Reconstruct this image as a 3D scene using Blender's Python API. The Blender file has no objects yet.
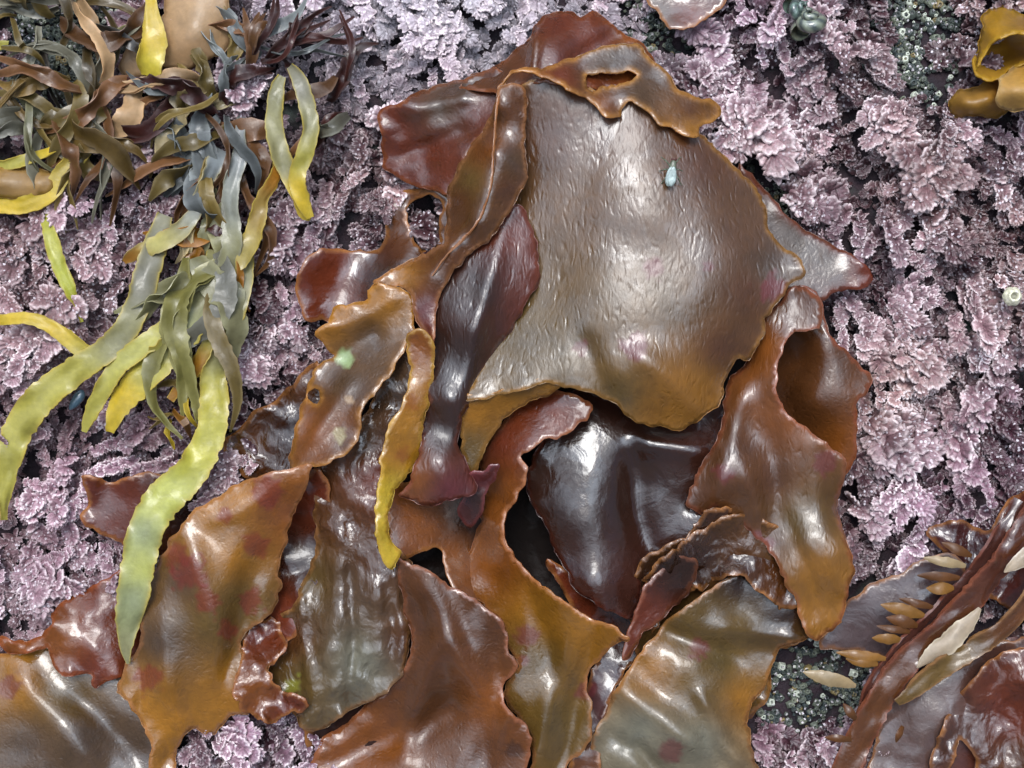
import bpy, math, random
import numpy as np
from mathutils import Vector, Matrix, geometry, noise
random.seed(7); rng = np.random.default_rng(11)
S = 0.0003            # metres per photo pixel at the rock surface
D = 1400.0            # camera height in the same units
sc = bpy.context.scene
C = sc.collection
# ------------------------------------------------------------ camera, sky, sun
cd = bpy.data.cameras.new('camera'); cam = bpy.data.objects.new('camera', cd); C.objects.link(cam)
cam.location = (0, 0, D*S); cam.rotation_euler = (0, 0, 0)
cd.sensor_width = 36; cd.lens = 36*D/1024.0
cd.clip_start = 0.01; cd.clip_end = 200
sc.camera = cam
SUN_EL, SUN_AZ = math.radians(66), math.radians(-14)      # azimuth from +Y (top of the picture) towards +X
sdir = Vector((math.sin(SUN_AZ)*math.cos(SUN_EL), math.cos(SUN_AZ)*math.cos(SUN_EL), math.sin(SUN_EL)))
w = bpy.data.worlds.new('World'); sc.world = w; w.use_nodes = True
nt = w.node_tree; N = nt.nodes; L = nt.links; N.clear()
out = N.new('ShaderNodeOutputWorld'); bg = N.new('ShaderNodeBackground'); bg.inputs[1].default_value = 0.10
sky = N.new('ShaderNodeTexSky'); sky.sky_type = 'NISHITA'; sky.sun_disc = False
sky.sun_elevation = SUN_EL; sky.sun_rotation = SUN_AZ; sky.dust_density = 3
tc = N.new('ShaderNodeTexCoord')
nz = N.new('ShaderNodeTexNoise'); nz.inputs['Scale'].default_value = 2.6; nz.inputs['Detail'].default_value = 4
L.new(tc.outputs['Generated'], nz.inputs['Vector'])
rp = N.new('ShaderNodeValToRGB'); rp.color_ramp.elements[0].position = 0.34; rp.color_ramp.elements[1].position = 0.58
L.new(nz.outputs['Fac'], rp.inputs['Fac'])
# thin cloud, brighter towards the veiled sun
dt = N.new('ShaderNodeVectorMath'); dt.operation = 'DOT_PRODUCT'; dt.inputs[1].default_value = sdir
L.new(tc.outputs['Generated'], dt.inputs[0])
mr = N.new('ShaderNodeMapRange'); mr.inputs[1].default_value = 0.52; mr.inputs[2].default_value = 0.95
mr.inputs[3].default_value = 1.6; mr.inputs[4].default_value = 37.0; mr.interpolation_type = 'SMOOTHSTEP'
L.new(dt.outputs['Value'], mr.inputs[0])
cc = N.new('ShaderNodeVectorMath'); cc.operation = 'SCALE'; cc.inputs[0].default_value = (0.82, 0.94, 1.10)
L.new(mr.outputs[0], cc.inputs['Scale'])
mx = N.new('ShaderNodeMix'); mx.data_type = 'RGBA'
L.new(rp.outputs['Color'], mx.inputs['Factor']); L.new(sky.outputs[0], mx.inputs['A']); L.new(cc.outputs[0], mx.inputs['B'])
L.new(mx.outputs['Result'], bg.inputs[0]); L.new(bg.outputs[0], out.inputs[0])
sl = bpy.data.lights.new('sun', 'SUN'); sl.energy = 1.8; sl.angle = math.radians(24); sl.color = (1, 0.975, 0.94)
so = bpy.data.objects.new('sun', sl); C.objects.link(so); so.rotation_euler = sdir.to_track_quat('Z', 'Y').to_euler()
sc.view_settings.view_transform = 'Standard'; sc.view_settings.look = 'None'; sc.view_settings.gamma = 1
sc.view_settings.exposure = 0.45
# ------------------------------------------------------------ helpers
def W(x, y, z):
    """photo position + height above the rock -> world metres"""
    x = np.asarray(x, float); y = np.asarray(y, float); z = np.asarray(z, float)
    k = (D - z)/D
    return np.stack([(x-512)*k*S, (384-y)*k*S, z*S], -1)
def tag(o, label=None, cat=None, group=None, kind=None):
    if label: o['label'] = label
    if cat: o['category'] = cat
    if group: o['group'] = group
    if kind: o['kind'] = kind
    return o
def empty(name, x, y, z, label, cat, group=None):
    o = bpy.data.objects.new(name, None); C.objects.link(o); o.empty_display_size = 0.01
    o.location = W(x, y, z); return tag(o, label, cat, group)
def raw(name, V, F, mat, parent=None, col=None, smooth=True, thick=0, origin=None):
    """one mesh object; V in world metres"""
    V = np.asarray(V, float)
    if parent is not None: org = np.array(parent.matrix_basis.translation if parent.parent is None else parent.parent.matrix_basis.translation + parent.matrix_basis.translation)
    elif origin is not None: org = np.array(origin)
    else: org = np.array([V[:, 0].mean(), V[:, 1].mean(), V[:, 2].min()])
    me = bpy.data.meshes.new(name)
    V = V - org
    if isinstance(F, np.ndarray):
        n, k = F.shape
        me.vertices.add(len(V)); me.vertices.foreach_set('co', V.ravel())
        me.loops.add(n*k); me.loops.foreach_set('vertex_index', F.ravel().astype(np.int32))
        me.polygons.add(n); me.polygons.foreach_set('loop_start', np.arange(0, n*k, k, dtype=np.int32))
        me.update(calc_edges=True); me.validate()
    else:
        me.from_pydata([tuple(v) for v in V], [], F); me.update()
    if smooth: me.polygons.foreach_set('use_smooth', np.ones(len(me.polygons), bool))
    if col is not None:
        a = me.color_attributes.new('Col', 'FLOAT_COLOR', 'POINT')
        c = np.ones((len(V), 4)); c[:, :col.shape[1]] = col; a.data.foreach_set('color', c.ravel())
    me.materials.append(mat)
    o = bpy.data.objects.new(name, me); C.objects.link(o)
    if parent is None: o.location = org
    else: o.parent = parent
    if thick:
        m = o.modifiers.new('solid', 'SOLIDIFY'); m.thickness = thick*S; m.offset = -1
    return o
def smooth_loop(P, step=3.5, closed=True):
    P = np.array(P, float); n = len(P); out = []
    rngi = range(n) if closed else range(n-1)
    for i in rngi:
        if closed: a, b, c, d = P[(i-1) % n], P[i], P[(i+1) % n], P[(i+2) % n]
        else: a, b, c, d = P[max(i-1, 0)], P[i], P[i+1], P[min(i+2, n-1)]
        m = max(1, int(math.hypot(*(c-b)[:2])/step))
        t = np.arange(m)[:, None]/m
        out.append(0.5*((2*b)+(-a+c)*t+(2*a-5*b+4*c-d)*t*t+(-a+3*b-3*c+d)*t**3))
    out = np.concatenate(out)
    if not closed: out = np.vstack([out, P[-1]])
    return out
def inpoly(X, Y, P):
    ins = np.zeros(X.shape, bool); n = len(P); j = n-1
    for i in range(n):
        xi, yi = P[i]; xj, yj = P[j]
        c = ((yi > Y) != (yj > Y))
        with np.errstate(divide='ignore', invalid='ignore'):
            ins ^= c & (X < (xj-xi)*(Y-yi)/(yj-yi+1e-12)+xi)
        j = i
    return ins
def segdist(X, Y, P):
    best = np.full(X.shape, 1e9); s = np.zeros(X.shape); acc = 0; n = len(P)
    for i in range(n):
        a = P[i]; b = P[(i+1) % n]; d = b-a; l2 = (d**2).sum()+1e-9
        t = np.clip(((X-a[0])*d[0]+(Y-a[1])*d[1])/l2, 0, 1)
        dd = np.hypot(X-a[0]-t*d[0], Y-a[1]-t*d[1]); m = dd < best
        best[m] = dd[m]; s[m] = acc+t[m]*math.sqrt(l2); acc += math.sqrt(l2)
    return best, s
def rbf(pts, X, Y):
    P = np.array(pts, float); n = len(P)
    if n < 3: return np.full(X.shape, P[:, 2].mean())
    def k(r): return r**2*np.log(r+1e-6)
    A = np.zeros((n+3, n+3)); r = np.hypot(P[:, None, 0]-P[None, :, 0], P[:, None, 1]-P[None, :, 1])/100
    A[:n, :n] = k(r)+np.eye(n)*0.01; A[:n, n] = 1; A[:n, n+1:] = P[:, :2]/100; A[n:, :n] = A[:n, n:].T
    b = np.zeros(n+3); b[:n] = P[:, 2]
    c = np.linalg.solve(A, b)
    z = c[n]+c[n+1]*X/100+c[n+2]*Y/100
    for i in range(n): z = z+c[i]*k(np.hypot(X-P[i, 0], Y-P[i, 1])/100)
    return z
def n3(X, Y, sc_, seed=0):
    return np.array([noise.noise(Vector((x/sc_, y/sc_, seed*7.3))) for x, y in zip(X, Y)])
def blendcol(cols, X, Y, p=3):
    if len(cols) == 1: return np.tile(np.array(cols[0][2]), (len(X), 1))
    wsum = 0; c = 0
    for (x, y, rgb) in cols:
        wt = 1/(np.hypot(X-x, Y-y)+12)**p; c = c+wt[:, None]*np.array(rgb)[None]; wsum = wsum+wt
    return c/wsum[:, None]
# pigments
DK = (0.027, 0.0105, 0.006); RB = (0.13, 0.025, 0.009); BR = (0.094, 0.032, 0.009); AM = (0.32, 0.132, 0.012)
OR = (0.21, 0.062, 0.009); OL = (0.115, 0.066, 0.016); GB = (0.080, 0.046, 0.026); YE = (0.56, 0.40, 0.03)
YG = (0.40, 0.355, 0.07); GO = (0.26, 0.24, 0.12); PU = (0.12, 0.022, 0.024); TN = (0.42, 0.27, 0.14); GG = (0.19, 0.175, 0.125)
def foldz(folds, X, Y):
    z = 0*X
    for (x0, y0, x1, y1, wd, am) in folds:
        dx, dy = x1-x0, y1-y0; l = math.hypot(dx, dy); t = ((X-x0)*dx+(Y-y0)*dy)/l/l; q = ((X-x0)*-dy+(Y-y0)*dx)/l+8*n3(X, Y, 60, x0)
        z = z+am*np.exp(-(q/wd)**2)*np.exp(-(np.maximum(np.abs(t-.5)-.35, 0)/.22)**2)
    return z
def sheet(name, outline, z, mat, parent=None, cols=None, spots=(), rim=(0.42, 0.17, 0.05), rimw=2.0, ruf=(3, 38, 12), und=(2.5, 45),
          rag=1.5, thick=1.5, sp=4.0, holes=(), seed=1, mott=0.25, label=None, cat=None, group=None, origin=None, rimk=0.6, margin=0.5, undf=0.22, folds=()):
    B = smooth_loop(outline, sp*0.8)
    B = B + np.stack([n3(B[:, 0], B[:, 1], 9, seed), n3(B[:, 0], B[:, 1], 9, seed+5)], -1)*rag*2 \
          + np.stack([n3(B[:, 0], B[:, 1], 3.5, seed+2), n3(B[:, 0], B[:, 1], 3.5, seed+7)], -1)*rag*.45 \
          + np.stack([n3(B[:, 0], B[:, 1], 24, seed+12), n3(B[:, 0], B[:, 1], 24, seed+17)], -1)*rag*2
    x0, y0 = B.min(0); x1, y1 = B.max(0)
    gx, gy = np.meshgrid(np.arange(x0, x1, sp), np.arange(y0, y1, sp*0.87)); gx[1::2] += sp/2
    gx = gx.ravel()+rng.uniform(-.3, .3, gx.size); gy = gy.ravel()+rng.uniform(-.3, .3, gy.size)
    m = inpoly(gx, gy, B); gx, gy = gx[m], gy[m]
    d, _ = segdist(gx, gy, B); m = d > sp*0.6; gx, gy = gx[m], gy[m]
    loops = [list(range(len(B)))]; pts = list(B)
    HS = []
    for h in holes:
        hb = smooth_loop(h, sp*0.7); hb = hb+np.stack([n3(hb[:, 0], hb[:, 1], 5, seed+3), n3(hb[:, 0], hb[:, 1], 5, seed+9)], -1)*2.5
        HS.append(hb); loops.append(list(range(len(pts), len(pts)+len(hb)))); pts += list(hb)
        mm = ~inpoly(gx, gy, hb); gx, gy = gx[mm], gy[mm]
        dd, _ = segdist(gx, gy, hb); mm = dd > sp*0.5; gx, gy = gx[mm], gy[mm]
    nb = len(pts)
    pts = [Vector((float(p[0]), float(p[1]))) for p in pts]+[Vector((float(a), float(b))) for a, b in zip(gx, gy)]
    edges = [(l[i], l[(i+1) % len(l)]) for l in loops for i in range(len(l))]
    vs, es, fs, *_ = geometry.delaunay_2d_cdt(pts, edges, [], 1, 1e-5)
    V = np.array([(v.x, v.y) for v in vs]); F = np.array([f for f in fs if len(f) == 3])
    cen = V[F].mean(1); keep = inpoly(cen[:, 0], cen[:, 1], B)
    for hb in HS: keep &= ~inpoly(cen[:, 0], cen[:, 1], hb)
    F = F[keep]
    used = np.unique(F); rm = -np.ones(len(V), int); rm[used] = np.arange(len(used)); V = V[used]; F = rm[F]
    # face up (photo y runs down)
    a, b, c = V[F[:, 0]], V[F[:, 1]], V[F[:, 2]]
    cr = (b[:, 0]-a[:, 0])*(c[:, 1]-a[:, 1])-(b[:, 1]-a[:, 1])*(c[:, 0]-a[:, 0])
    F[cr > 0] = F[cr > 0][:, ::-1]
    X, Y = V[:, 0], V[:, 1]
    d, s = segdist(X, Y, B)
    for hb in HS:
        d2, _ = segdist(X, Y, hb); d = np.minimum(d, d2)
    Z = rbf(z, X, Y)
    Z = Z+und[0]*n3(X, Y, und[1], seed)+und[0]*undf*n3(X, Y, und[1]*0.4, seed+4)
    Z = Z+foldz(folds, X, Y)
    ph = n3(s, s*0+seed, ruf[1], seed)*(1.7+1.2*n3(s, s*0, 90, seed))+0.35*n3(s, s*0, ruf[1]*0.5, seed+1)
    Z = Z+ruf[0]*ph*np.exp(-(d/ruf[2])**1.5)
    cols = cols or [(0, 0, BR)]
    col = blendcol(cols, X, Y)
    mt = (1+mott*(n3(X, Y, 30, seed+3)+0.6*n3(X, Y, 9, seed+6)))*(.78 if mat is not M_ST else 1); col = col*mt[:, None]
    for (sx, sy, sr, srgb) in spots:
        rr = np.hypot(X-sx, Y-sy)*(1+0.5*n3(X, Y, 7, seed+8)+.3*n3(X, Y, 3, seed+1)); f = np.clip((1-(rr/sr/1.05)**5)*1.6, 0, 1)*0.62
        col = col*(1-f[:, None])+np.array(srgb)*f[:, None]
    f = (rimk*np.exp(-(d/rimw)**2)*(0.6+0.8*np.abs(n3(s, s*0, 14, seed+2)+0.4)))[:, None].clip(0, 1)
    col = col*(1-f)+np.array(rim)*f
    o = raw(name, W(X, Y, Z), F, mat, parent, col, True, thick, origin)
    if label: tag(o, label, cat, group)
    if margin:
        bs = np.arange(0, len(B), 1); bx, by = B[:, 0], B[:, 1]; bz = rbf(z, bx, by)+und[0]*n3(bx, by, und[1], seed)+und[0]*undf*n3(bx, by, und[1]*0.4, seed+4)
        bz = bz+foldz(folds, bx, by)
        sl_ = np.concatenate([[0], np.cumsum(np.hypot(np.diff(bx), np.diff(by)))])
        bz = bz+ruf[0]*(n3(sl_, sl_*0+seed, ruf[1], seed)*(1.7+1.2*n3(sl_, sl_*0, 90, seed))+0.35*n3(sl_, sl_*0, ruf[1]*0.5, seed+1))
        T = np.roll(B, -1, 0)-np.roll(B, 1, 0); T /= np.hypot(T[:, 0], T[:, 1])[:, None]+1e-9; Nn = np.stack([T[:, 1], -T[:, 0]], -1)
        m_ = 6; VV = []; rr = margin*(0.8+0.9*np.abs(n3(sl_, sl_*0, 7, seed)))
        off_ = n3(sl_, sl_*0+3, 11, seed)*.7
        for k in range(m_):
            an = 2*math.pi*k/m_; VV.append(np.stack([bx+Nn[:, 0]*(math.cos(an)*rr+off_), by+Nn[:, 1]*(math.cos(an)*rr+off_), bz-thick*.4+math.sin(an)*rr*1.1+off_*.6], -1))
        VV = np.stack(VV, 1); nb_ = len(B); ii, kk = np.meshgrid(np.arange(nb_), np.arange(m_), indexing='ij')
        FF = np.stack([ii*m_+kk, ii*m_+(kk+1) % m_, ((ii+1) % nb_)*m_+(kk+1) % m_, ((ii+1) % nb_)*m_+kk], -1).reshape(-1, 4)
        VV = VV.reshape(-1, 3); cc_ = blendcol(cols, VV[:, 0], VV[:, 1]); q = (0.1+0.75*np.abs(n3(np.repeat(sl_, m_), np.repeat(sl_*0, m_), 16, seed+2)))[:, None]
        raw('margin', W(VV[:, 0], VV[:, 1], VV[:, 2]), FF, mat, o, cc_*(1-q)+np.array(rim)*q, True)
    return o
def ribbon(name, pts, mat, parent=None, cols=None, cup=-0.03, ruf=(0.17, 26), thick=1.0, rim=None, seed=1, nw=11, step=3,
           label=None, cat=None, group=None, rag=0.09, mott=0.2, taper=True, twist=16):
    """pts: (x, y, z, width, tilt in degrees)"""
    Q = smooth_loop([p for p in pts], step, False); n = len(Q)
    P = Q[:, :3]; T = np.gradient(P, axis=0); T /= np.linalg.norm(T, axis=1)[:, None]+1e-9
    side = np.stack([-T[:, 1], T[:, 0], T[:, 0]*0], -1); side /= np.linalg.norm(side, axis=1)[:, None]+1e-9
    up = np.cross(T, side); up[up[:, 2] < 0] *= -1
    ti = np.radians(Q[:, 4]+np.array([noise.noise(Vector((k*step/30, seed*2.7, 0))) for k in range(n)])*2*twist); A = side*np.cos(ti)[:, None]+up*np.sin(ti)[:, None]; Bn = -side*np.sin(ti)[:, None]+up*np.cos(ti)[:, None]
    s = np.concatenate([[0], np.cumsum(np.linalg.norm(np.diff(P, axis=0), axis=1))])
    u = np.linspace(-1, 1, nw); V = []; col = []; cols = cols or [(0, 0, YE)]
    for j, uu in enumerate(u):
        wv = Q[:, 3]/2
        e = np.array([noise.noise(Vector((q/ruf[1], uu*0.8, seed*3.1))) for q in s])*ruf[0]*2*abs(uu)**1.5
        r2 = 1+rag*np.array([noise.noise(Vector((q/6, np.sign(uu)*9, seed))) for q in s])*2
        V.append(P+A*(uu*wv*r2)[:, None]+Bn*(wv*(-cup*uu*uu*2+e*2))[:, None])
    V = np.stack(V, 1)                       # n, nw, 3
    X, Y, Z = V[..., 0].ravel(), V[..., 1].ravel(), V[..., 2].ravel()
    cl = blendcol(cols, X, Y); mt = 1+mott*(n3(X, Y, 22, seed+3)+0.6*n3(X, Y, 7, seed+6)); cl = cl*mt[:, None]
    if rim is not None:
        f = (np.tile(np.abs(u), n)**8)[:, None]*0.8; cl = cl*(1-f)+np.array(rim)*f
    i, j = np.meshgrid(np.arange(n-1), np.arange(nw-1), indexing='ij'); a = (i*nw+j).ravel()
    F = np.stack([a, a+1, a+nw+1, a+nw], 1)
    # outward = up
    v = V.reshape(-1, 3); nrm = np.cross(v[F[0, 1]]-v[F[0, 0]], v[F[0, 3]]-v[F[0, 0]])
    if nrm[2]*-1 < 0: F = F[:, ::-1]
    o = raw(name, W(X, Y, Z), np.ascontiguousarray(F), mat, parent, cl, True, thick)
    es = o.modifiers.new('split', 'EDGE_SPLIT'); es.split_angle = math.radians(50)
    if label: tag(o, label, cat, group)
    return o
# ------------------------------------------------------------ materials
def px(f): return 1/(f*S)
def mat_blade(name, rough=0.28, coat=0.8, bump=[], trans=0.25, tsat=(2.2, 1.35, 0.3), stretch=(1, 1, 1), wet=0.5, spec=0.5, rot=0, croughness=0.15, soft=True):
    m = bpy.data.materials.new(name); m.use_nodes = True; t = m.node_tree; n = t.nodes; l = t.links
    p = n['Principled BSDF']; o = n['Material Output']
    a = n.new('ShaderNodeVertexColor'); a.layer_name = 'Col'
    geo = n.new('ShaderNodeNewGeometry'); mp = n.new('ShaderNodeMapping'); l.new(geo.outputs['Position'], mp.inputs[0]); mp.inputs['Scale'].default_value = stretch
    mp.inputs['Rotation'].default_value = (0, 0, math.radians(rot))
    fine = n.new('ShaderNodeTexNoise'); fine.inputs['Scale'].default_value = px(5); fine.inputs['Detail'].default_value = 5; l.new(mp.outputs[0], fine.inputs[0])
    mm = n.new('ShaderNodeMapRange'); mm.inputs[3].default_value = 0.78; mm.inputs[4].default_value = 1.22; l.new(fine.outputs['Fac'], mm.inputs[0])
    mul = n.new('ShaderNodeVectorMath'); mul.operation = 'SCALE'; l.new(a.outputs[0], mul.inputs[0]); l.new(mm.outputs[0], mul.inputs['Scale'])
    l.new(mul.outputs[0], p.inputs['Base Color'])
    wn = n.new('ShaderNodeTexNoise'); wn.inputs['Scale'].default_value = px(50); wn.inputs['Detail'].default_value = 7; wn.inputs['Distortion'].default_value = .8; l.new(geo.outputs['Position'], wn.inputs[0])
    wr = n.new('ShaderNodeMapRange'); wr.inputs[1].default_value = 0.47; wr.inputs[2].default_value = 0.52; wr.inputs[3].default_value = rough; wr.inputs[4].default_value = rough*(1-0.55*wet)
    l.new(wn.outputs['Fac'], wr.inputs[0]); l.new(wr.outputs[0], p.inputs['Roughness'])
    p.inputs['Specular IOR Level'].default_value = spec
    cw = n.new('ShaderNodeMapRange'); cw.inputs[1].default_value = 0.47; cw.inputs[2].default_value = 0.51; cw.inputs[3].default_value = coat*.35; cw.inputs[4].default_value = coat; l.new(wn.outputs['Fac'], cw.inputs[0]); l.new(cw.outputs[0], p.inputs['Coat Weight']); p.inputs['Coat Roughness'].default_value = croughness; p.inputs['Coat IOR'].default_value = 1.5
    prev = None; first = None
    for (kind, f, st) in bump:
        if kind == 'noise': x = n.new('ShaderNodeTexNoise'); x.inputs['Scale'].default_value = px(f); x.inputs['Detail'].default_value = 3; x.inputs['Distortion'].default_value = 0.6; h = x.outputs['Fac']
        elif kind == 'ridge':
            x = n.new('ShaderNodeTexNoise'); x.noise_type = 'RIDGED_MULTIFRACTAL'; x.inputs['Scale'].default_value = px(f); x.inputs['Detail'].default_value = 3; x.inputs['Distortion'].default_value = 0.5; h = x.outputs['Fac']
        else: x = n.new('ShaderNodeTexVoronoi'); x.feature = 'SMOOTH_F1'; x.inputs['Scale'].default_value = px(f); h = x.outputs['Distance']
        l.new(mp.outputs[0], x.inputs['Vector'])
        b = n.new('ShaderNodeBump'); b.inputs['Distance'].default_value = abs(st)*S; b.inputs['Strength'].default_value = 1; b.invert = st < 0
        l.new(h, b.inputs['Height'])
        if prev: l.new(prev.outputs[0], b.inputs['Normal'])
        prev = b; first = first or b
    if prev: l.new(prev.outputs[0], p.inputs['Normal']); l.new((first if soft else prev).outputs[0], p.inputs['Coat Normal'])
    tr = n.new('ShaderNodeBsdfTranslucent'); tm = n.new('ShaderNodeVectorMath'); tm.operation = 'MULTIPLY'; tm.inputs[1].default_value = tsat
    l.new(mul.outputs[0], tm.inputs[0]); l.new(tm.outputs[0], tr.inputs[0])
    mx = n.new('ShaderNodeMixShader'); mx.inputs[0].default_value = trans
    l.new(p.outputs[0], mx.inputs[1]); l.new(tr.outputs[0], mx.inputs[2]); l.new(mx.outputs[0], o.inputs[0])
    return m
M_SM = mat_blade('smooth_blade', 0.32, 1.0, [('noise', 34, .8), ('ridge', 5.5, -.6), ('noise', 2.4, 0.3)])
M_LE = mat_blade('leather_blade', 0.38, 0.8, [('noise', 60, 0.5), ('ridge', 5.2, -0.75), ('noise', 2.2, 0.25)], stretch=(1.0, 0.42, 1), rot=15, wet=.35, spec=.8, croughness=0.25, soft=False)
M_WR = mat_blade('crinkled_blade', 0.20, 1.0, [('noise', 30, 5), ('ridge', 17, 3.0), ('noise', 7, 1.4)], stretch=(1.05, 0.75, 1), rot=-12)
M_DK = mat_blade('dark_blade', 0.30, 1.0, [('noise', 26, 1.4), ('ridge', 10, .4), ('noise', 3, 0.3)], trans=0.12)
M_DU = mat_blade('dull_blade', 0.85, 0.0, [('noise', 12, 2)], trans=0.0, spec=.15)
M_ST = mat_blade('wrack_strap', 0.40, 0.25, [('noise', 22, .9), ('noise', 3, 0.3)], trans=0.42, tsat=(1.2, 1.2, 0.6))
def simple(name, color, rough=0.6, coat=0, trans=0, bump=None, alpha=1):
    m = bpy.data.materials.new(name); m.use_nodes = True; p = m.node_tree.nodes['Principled BSDF']; n = m.node_tree.nodes; l = m.node_tree.links
    x = n.new('ShaderNodeTexNoise'); x.inputs['Scale'].default_value = px(4); x.inputs['Detail'].default_value = 4
    g = n.new('ShaderNodeNewGeometry'); l.new(g.outputs['Position'], x.inputs[0])
    r = n.new('ShaderNodeValToRGB'); r.color_ramp.elements[0].color = tuple(c*0.6 for c in color)+(1,); r.color_ramp.elements[1].color = tuple(min(1, c*1.35) for c in color)+(1,)
    r.color_ramp.elements[0].position = .3; r.color_ramp.elements[1].position = .7
    l.new(x.outputs['Fac'], r.inputs[0]); l.new(r.outputs[0], p.inputs['Base Color'])
    p.inputs['Roughness'].default_value = rough; p.inputs['Coat Weight'].default_value = coat; p.inputs['Alpha'].default_value = alpha
    if bump:
        b = n.new('ShaderNodeBump'); b.inputs['Distance'].default_value = bump*S; l.new(x.outputs['Fac'], b.inputs['Height']); l.new(b.outputs[0], p.inputs['Normal'])
    return m
def mat_coral():
    m = bpy.data.materials.new('coralline'); m.use_nodes = True; t = m.node_tree; n = t.nodes; l = t.links; p = n['Principled BSDF']
    a = n.new('ShaderNodeVertexColor'); a.layer_name = 'Col'; g = n.new('ShaderNodeNewGeometry')
    v = n.new('ShaderNodeTexVoronoi'); v.inputs['Scale'].default_value = px(5.5); l.new(g.outputs['Position'], v.inputs['Vector'])
    r = n.new('ShaderNodeMapRange'); r.inputs[1].default_value = 0.21; r.inputs[2].default_value = 0.30; r.inputs[3].default_value = 0.75; r.inputs[4].default_value = 0.0
    l.new(v.outputs['Distance'], r.inputs[0])
    n2 = n.new('ShaderNodeTexNoise'); n2.inputs['Scale'].default_value = px(60); l.new(g.outputs['Position'], n2.inputs[0])
    r2 = n.new('ShaderNodeMapRange'); r2.inputs[1].default_value = 0.36; r2.inputs[2].default_value = 0.65; l.new(n2.outputs['Fac'], r2.inputs[0])
    mu = n.new('ShaderNodeMath'); mu.operation = 'MULTIPLY'; l.new(r.outputs[0], mu.inputs[0]); l.new(r2.outputs[0], mu.inputs[1])
    n4 = n.new('ShaderNodeTexNoise'); n4.inputs['Scale'].default_value = px(3.5); n4.inputs['Detail'].default_value = 5; l.new(g.outputs['Position'], n4.inputs[0])
    r4 = n.new('ShaderNodeMapRange'); r4.inputs[1].default_value = 0.3; r4.inputs[2].default_value = 0.7; r4.inputs[3].default_value = 0.6; r4.inputs[4].default_value = 1.4; l.new(n4.outputs['Fac'], r4.inputs[0])
    sc2 = n.new('ShaderNodeVectorMath'); sc2.operation = 'SCALE'; l.new(a.outputs[0], sc2.inputs[0]); l.new(r4.outputs[0], sc2.inputs['Scale'])
    mx = n.new('ShaderNodeMix'); mx.data_type = 'RGBA'; l.new(mu.outputs[0], mx.inputs['Factor']); l.new(sc2.outputs[0], mx.inputs['A']); mx.inputs['B'].default_value = (0.75, 0.68, 0.72, 1)
    l.new(mx.outputs['Result'], p.inputs['Base Color']); p.inputs['Roughness'].default_value = 0.42; p.inputs['Specular IOR Level'].default_value = 0.5
    b = n.new('ShaderNodeBump'); b.inputs['Distance'].default_value = 1.0*S; l.new(n4.outputs['Fac'], b.inputs['Height']); l.new(b.outputs[0], p.inputs['Normal'])
    return m
M_CO = mat_coral()
def mat_rock():
    m = bpy.data.materials.new('wet_rock'); m.use_nodes = True; t = m.node_tree; n = t.nodes; l = t.links; p = n['Principled BSDF']
    g = n.new('ShaderNodeNewGeometry')
    x = n.new('ShaderNodeTexNoise'); x.inputs['Scale'].default_value = px(35); x.inputs['Detail'].default_value = 7; l.new(g.outputs['Position'], x.inputs[0])
    r = n.new('ShaderNodeValToRGB'); e = r.color_ramp.elements; e[0].color = (0.012, 0.011, 0.014, 1); e[0].position = 0.35; e[1].color = (0.045, 0.06, 0.05, 1); e[1].position = 0.8
    k = r.color_ramp.elements.new(0.55); k.color = (0.03, 0.017, 0.022, 1)
    l.new(x.outputs['Fac'], r.inputs[0]); l.new(r.outputs[0], p.inputs['Base Color']); p.inputs['Roughness'].default_value = 0.8; p.inputs['Specular IOR Level'].default_value = 0.25
    x2 = n.new('ShaderNodeTexNoise'); x2.inputs['Scale'].default_value = px(8); x2.inputs['Detail'].default_value = 5; l.new(g.outputs['Position'], x2.inputs[0])
    b = n.new('ShaderNodeBump'); b.inputs['Distance'].default_value = 5*S; l.new(x2.outputs['Fac'], b.inputs['Height']); l.new(b.outputs[0], p.inputs['Normal'])
    return m
# ------------------------------------------------------------ the rock
def rockz(x, y):
    v = Vector((x/140, y/140, 2.2)); v2 = Vector((x/35, y/35, 5.1))
    return -34+noise.noise(v)*16+noise.noise(v2)*6
ax = np.concatenate([-512-np.geomspace(60000, 300, 26), np.arange(-280-512+512, 1304, 9)-512+0.0, 1304-512+np.geomspace(9, 60000, 26)])
ax = np.unique(np.concatenate([-np.geomspace(60000, 800, 24), np.arange(-800, 801, 9), np.geomspace(810, 60000, 24)]))
ay = np.unique(np.concatenate([-np.geomspace(60000, 660, 24), np.arange(-660, 661, 9), np.geomspace(670, 60000, 24)]))
RX, RY = np.meshgrid(ax, ay, indexing='ij')
RZ = np.array([rockz(a+512, 384-b) for a, b in zip(RX.ravel(), RY.ravel())])
i, j = np.meshgrid(np.arange(len(ax)-1), np.arange(len(ay)-1), indexing='ij'); a = (i*len(ay)+j).ravel()
rock = raw('rock', np.stack([RX.ravel()*S, RY.ravel()*S, RZ*S], -1), np.stack([a, a+len(ay), a+len(ay)+1, a+1], 1), mat_rock(), None, None, True, 0, (0, 0, 0))
tag(rock, kind='structure')
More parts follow.
